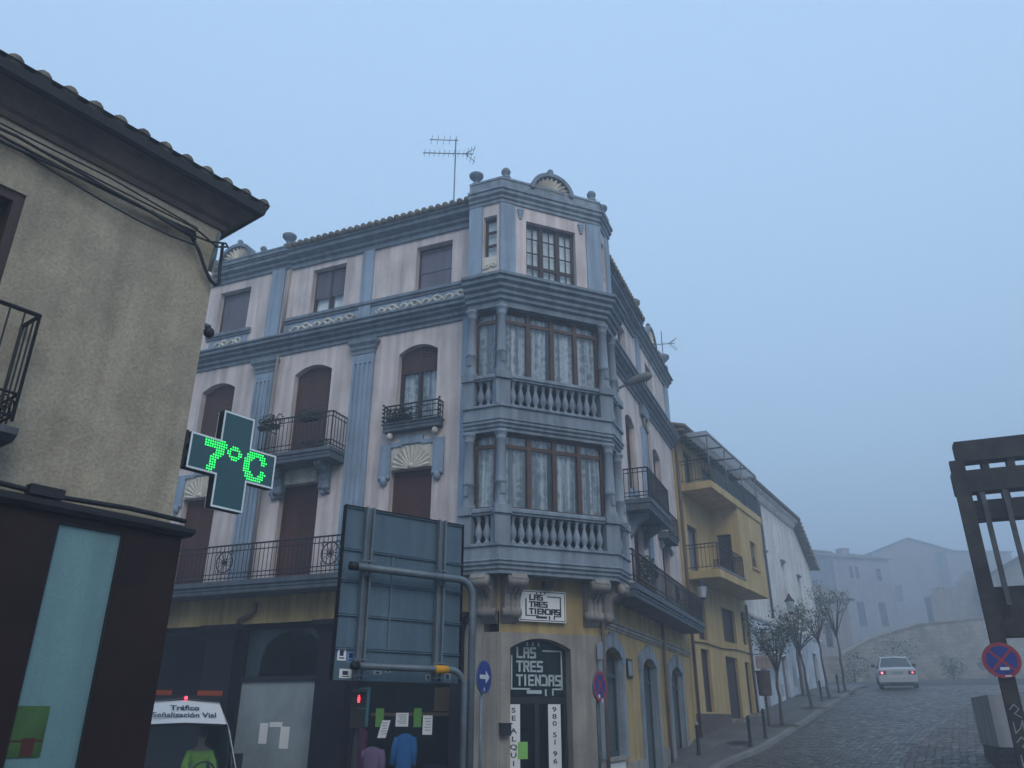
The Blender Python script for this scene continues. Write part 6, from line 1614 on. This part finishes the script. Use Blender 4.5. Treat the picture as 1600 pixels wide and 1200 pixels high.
# bollards
bx_, by_ = 5.2, 24.0
bo = thing('bollard', 'dark bollard with a pale top nearest the corner building', 'bollard', (bx_, by_, gz(bx_, by_)+.12), 'bollards along the pavement')
c = tuple(bo.location)
mb = MB(); mb.lathe(c, [(.065,-.15),(.065,.03),(.05,.05),(.045,.68),(.055,.70),(.055,.74),(.03,.76)], 12); part(mb, 'post', m_black, bo)
mb = MB(); mb.ball((c[0],c[1],c[2]+.79), .045, 10); part(mb, 'knob', M('pale_knob', (.35,.36,.37), bump=0), bo)
for x, y, lab, kn in ((6.88,24.78,'plain dark bollard, left of the close pair by the kerb', False), (7.75,26.18,'plain dark bollard, right of the close pair by the kerb', False), (13.33,36.24,'thin dark bollard between the second and third street trees', False), (15.39,39.48,'farthest thin bollard beside the last street tree', False)):
    b2 = copy_tree(bo); b2.location = (x, y, gz(x, y)+.12); b2['label'] = lab
    for ch in b2.children:
        if ch.name.startswith('knob'): ch.data = ch.data.copy(); ch.data.materials[0] = m_black

# street trees
def tree(x, y, H, spread, lab, leaf, n, seed, lean=0., dens=.11, name='street_tree'):
    rnd = random.Random(seed); z0 = gz(x, y)+.1
    r = thing(name, lab, 'tree', (x, y, z0), 'street trees along the pavement')
    h0 = H*.56; mb = MB(); p = [(x, y, z0-.2)]
    for k in range(1, 7): t = k/6; p.append((x+lean*t*h0+rnd.uniform(-.03,.03), y+rnd.uniform(-.03,.03), z0+h0*t))
    mb.tube(p, [.070-.032*k/6 for k in range(7)], 8); top = Vector(p[-1]); tips = []
    for k in range(10):
        th = k*2.4+rnd.uniform(-.4,.4); L = spread*rnd.uniform(.6,1.0); up = rnd.uniform(.35,1.0)*H*.40
        q = top+Vector((math.cos(th)*L, math.sin(th)*L, up)); m_ = (top+q)/2+Vector((0,0,.14*H*rnd.random()))
        b = top-Vector((0,0,rnd.uniform(0,.5)*h0*.3)); mb.tube([b, m_, q], [.032,.022,.010], 5); tips += [m_, q]
        for _ in range(3):
            e = q+Vector((rnd.uniform(-.3,.3), rnd.uniform(-.3,.3), rnd.uniform(.0,.4))); mb.tube([m_.lerp(q, rnd.uniform(.3,1)), e], [.012,.006], 4); tips.append(e)
    part(mb, 'trunk', m_bark, r)
    mb = MB()
    for _ in range(n):
        c = rnd.choice(tips); mb.leaves(c, 7, .26, dens, .8, rnd)
    part(mb, 'crown', leaf, r)
    mb = MB(); q = 4; xs = []
    for sx, sy in ((-.45,-.45),(.45,-.45),(.45,.45),(-.45,.45)): xs.append((x+sx, y+sy, gz(x+sx, y+sy)+.132))
    mb.add(xs, [(0,1,2,3)]); part(mb, 'tree_pit', m_bark, r)
m_leaf2 = M('olive_leaves', (.060,.068,.030), rough=.6, var=.5, scale=9, bump=0)
tree(9.17, 28.84, 3.3, .75, 'nearest street tree with hanging dark foliage, in front of the blue-white wall', m_leaf, 130, 3, .0)
tree(13.5, 39.0, 4.6, .9, 'thick dark tree against the far white wall between two thin trees', m_leafd, 120, 5)
tree(11.95, 33.58, 4.0, .85, 'thin leaning street tree with a yellowish sparse crown', m_leaf2, 55, 8, -.10)
tree(14.11, 37.38, 4.5, 1.05, 'street tree with a dense rounded green crown, last but one up the street', m_leaf, 95, 13, -.05)
tree(15.88, 39.92, 5.0, 1.1, 'farthest street tree with a thin airy crown in the fog', m_leaf2, 40, 21, .0, .09)
lb_ = thing('litter_bin', 'rusty red litter bin strapped beside the nearest street tree', 'litter bin', (8.75, 29.0, gz(8.75,29.0)))
zb = gz(8.75, 29.0)+.12
mb = MB(); mb.lathe((8.75,29.0,zb), [(.20,.95),(.22,1.0),(.24,1.7),(.26,1.72),(.26,1.76),(.22,1.76),(.20,1.0)], 14); part(mb, 'bin_body', M('rust_red_paint', (.09,.055,.05), bump=.1), lb_)
mb = MB(); mb.tube([(8.75,29.0,zb-.2),(8.75,29.0,zb+1.0)], .04, 8); part(mb, 'pole', m_bark, lb_)

# ------------------------------------------------------------------ fog, sky, sun, camera
hz = MB(); hx0, hx1, hy0, hy1, hz0, hz1 = -260, 300, -230, 330, -1.5, 39.0
class FW(F):
    def __init__(s): pass
    def p(s, a, d, z): return (a, d, z)
hz.box(FW(), hx0, hx1, hy0, hy1, hz0, hz1)
me = mesh_of(hz, 'haze', m_void)
mm = bpy.data.materials.new('fog_air'); mm.use_nodes = True; nt = mm.node_tree; nt.nodes.clear()
ou = nt.nodes.new('ShaderNodeOutputMaterial'); pv = nt.nodes.new('ShaderNodeVolumePrincipled')
pv.inputs['Color'].default_value = (*FOGC, 1); pv.inputs['Density'].default_value = HAZE; pv.inputs['Anisotropy'].default_value = .4
nt.links.new(pv.outputs[0], ou.inputs['Volume']); me.materials.clear(); me.materials.append(mm)
ho = bpy.data.objects.new('haze', me); col.objects.link(ho); ho['kind'] = 'stuff'

w = bpy.data.worlds.new('World'); sc.world = w; w.use_nodes = True; nt = w.node_tree
bg = nt.nodes['Background']; bg.inputs['Strength'].default_value = .1
sky = nt.nodes.new('ShaderNodeTexSky'); sky.sky_type = 'NISHITA'; sky.sun_disc = False
SUN_EL, SUN_AZ = R_(38), R_(165)
sky.sun_elevation = SUN_EL; sky.sun_rotation = SUN_AZ; sky.air_density = 1.6; sky.dust_density = 3.5; sky.ozone_density = 2.5
mx = nt.nodes.new('ShaderNodeMix'); mx.data_type = 'RGBA'; mx.inputs[0].default_value = .82
mx.inputs[7].default_value = (*SKYC, 1)
nt.links.new(sky.outputs[0], mx.inputs[6]); nt.links.new(mx.outputs[2], bg.inputs['Color'])
sl_ = bpy.data.lights.new('sun', 'SUN'); sl_.energy = SUN; sl_.angle = R_(35); sl_.color = (1., .88, .72)
so = bpy.data.objects.new('sun', sl_); col.objects.link(so)
sd = Vector((math.sin(SUN_AZ)*math.cos(SUN_EL), math.cos(SUN_AZ)*math.cos(SUN_EL), math.sin(SUN_EL)))
so.rotation_euler = sd.to_track_quat('Z', 'Y').to_euler(); so.location = sd*15

cam = bpy.data.cameras.new('camera'); co = bpy.data.objects.new('camera', cam); col.objects.link(co)
cam.sensor_width = 36; cam.lens = 1220*36/1600; cam.clip_end = 1500; cam.clip_start = .05
co.location = (0, 0, 2.0); co.rotation_euler = (R_(90+23.2), 0, 0); sc.camera = co
sc.view_settings.view_transform = 'Standard'; sc.view_settings.look = 'None'; sc.view_settings.exposure = EXPO; sc.view_settings.gamma = 1
sc.render.engine = 'CYCLES'
cy = sc.cycles; cy.use_denoising = True; cy.max_bounces = 8; cy.diffuse_bounces = 3; cy.glossy_bounces = 3; cy.transparent_max_bounces = 16; cy.volume_bounces = 2
cy.use_adaptive_sampling = True; cy.sample_clamp_indirect = 6
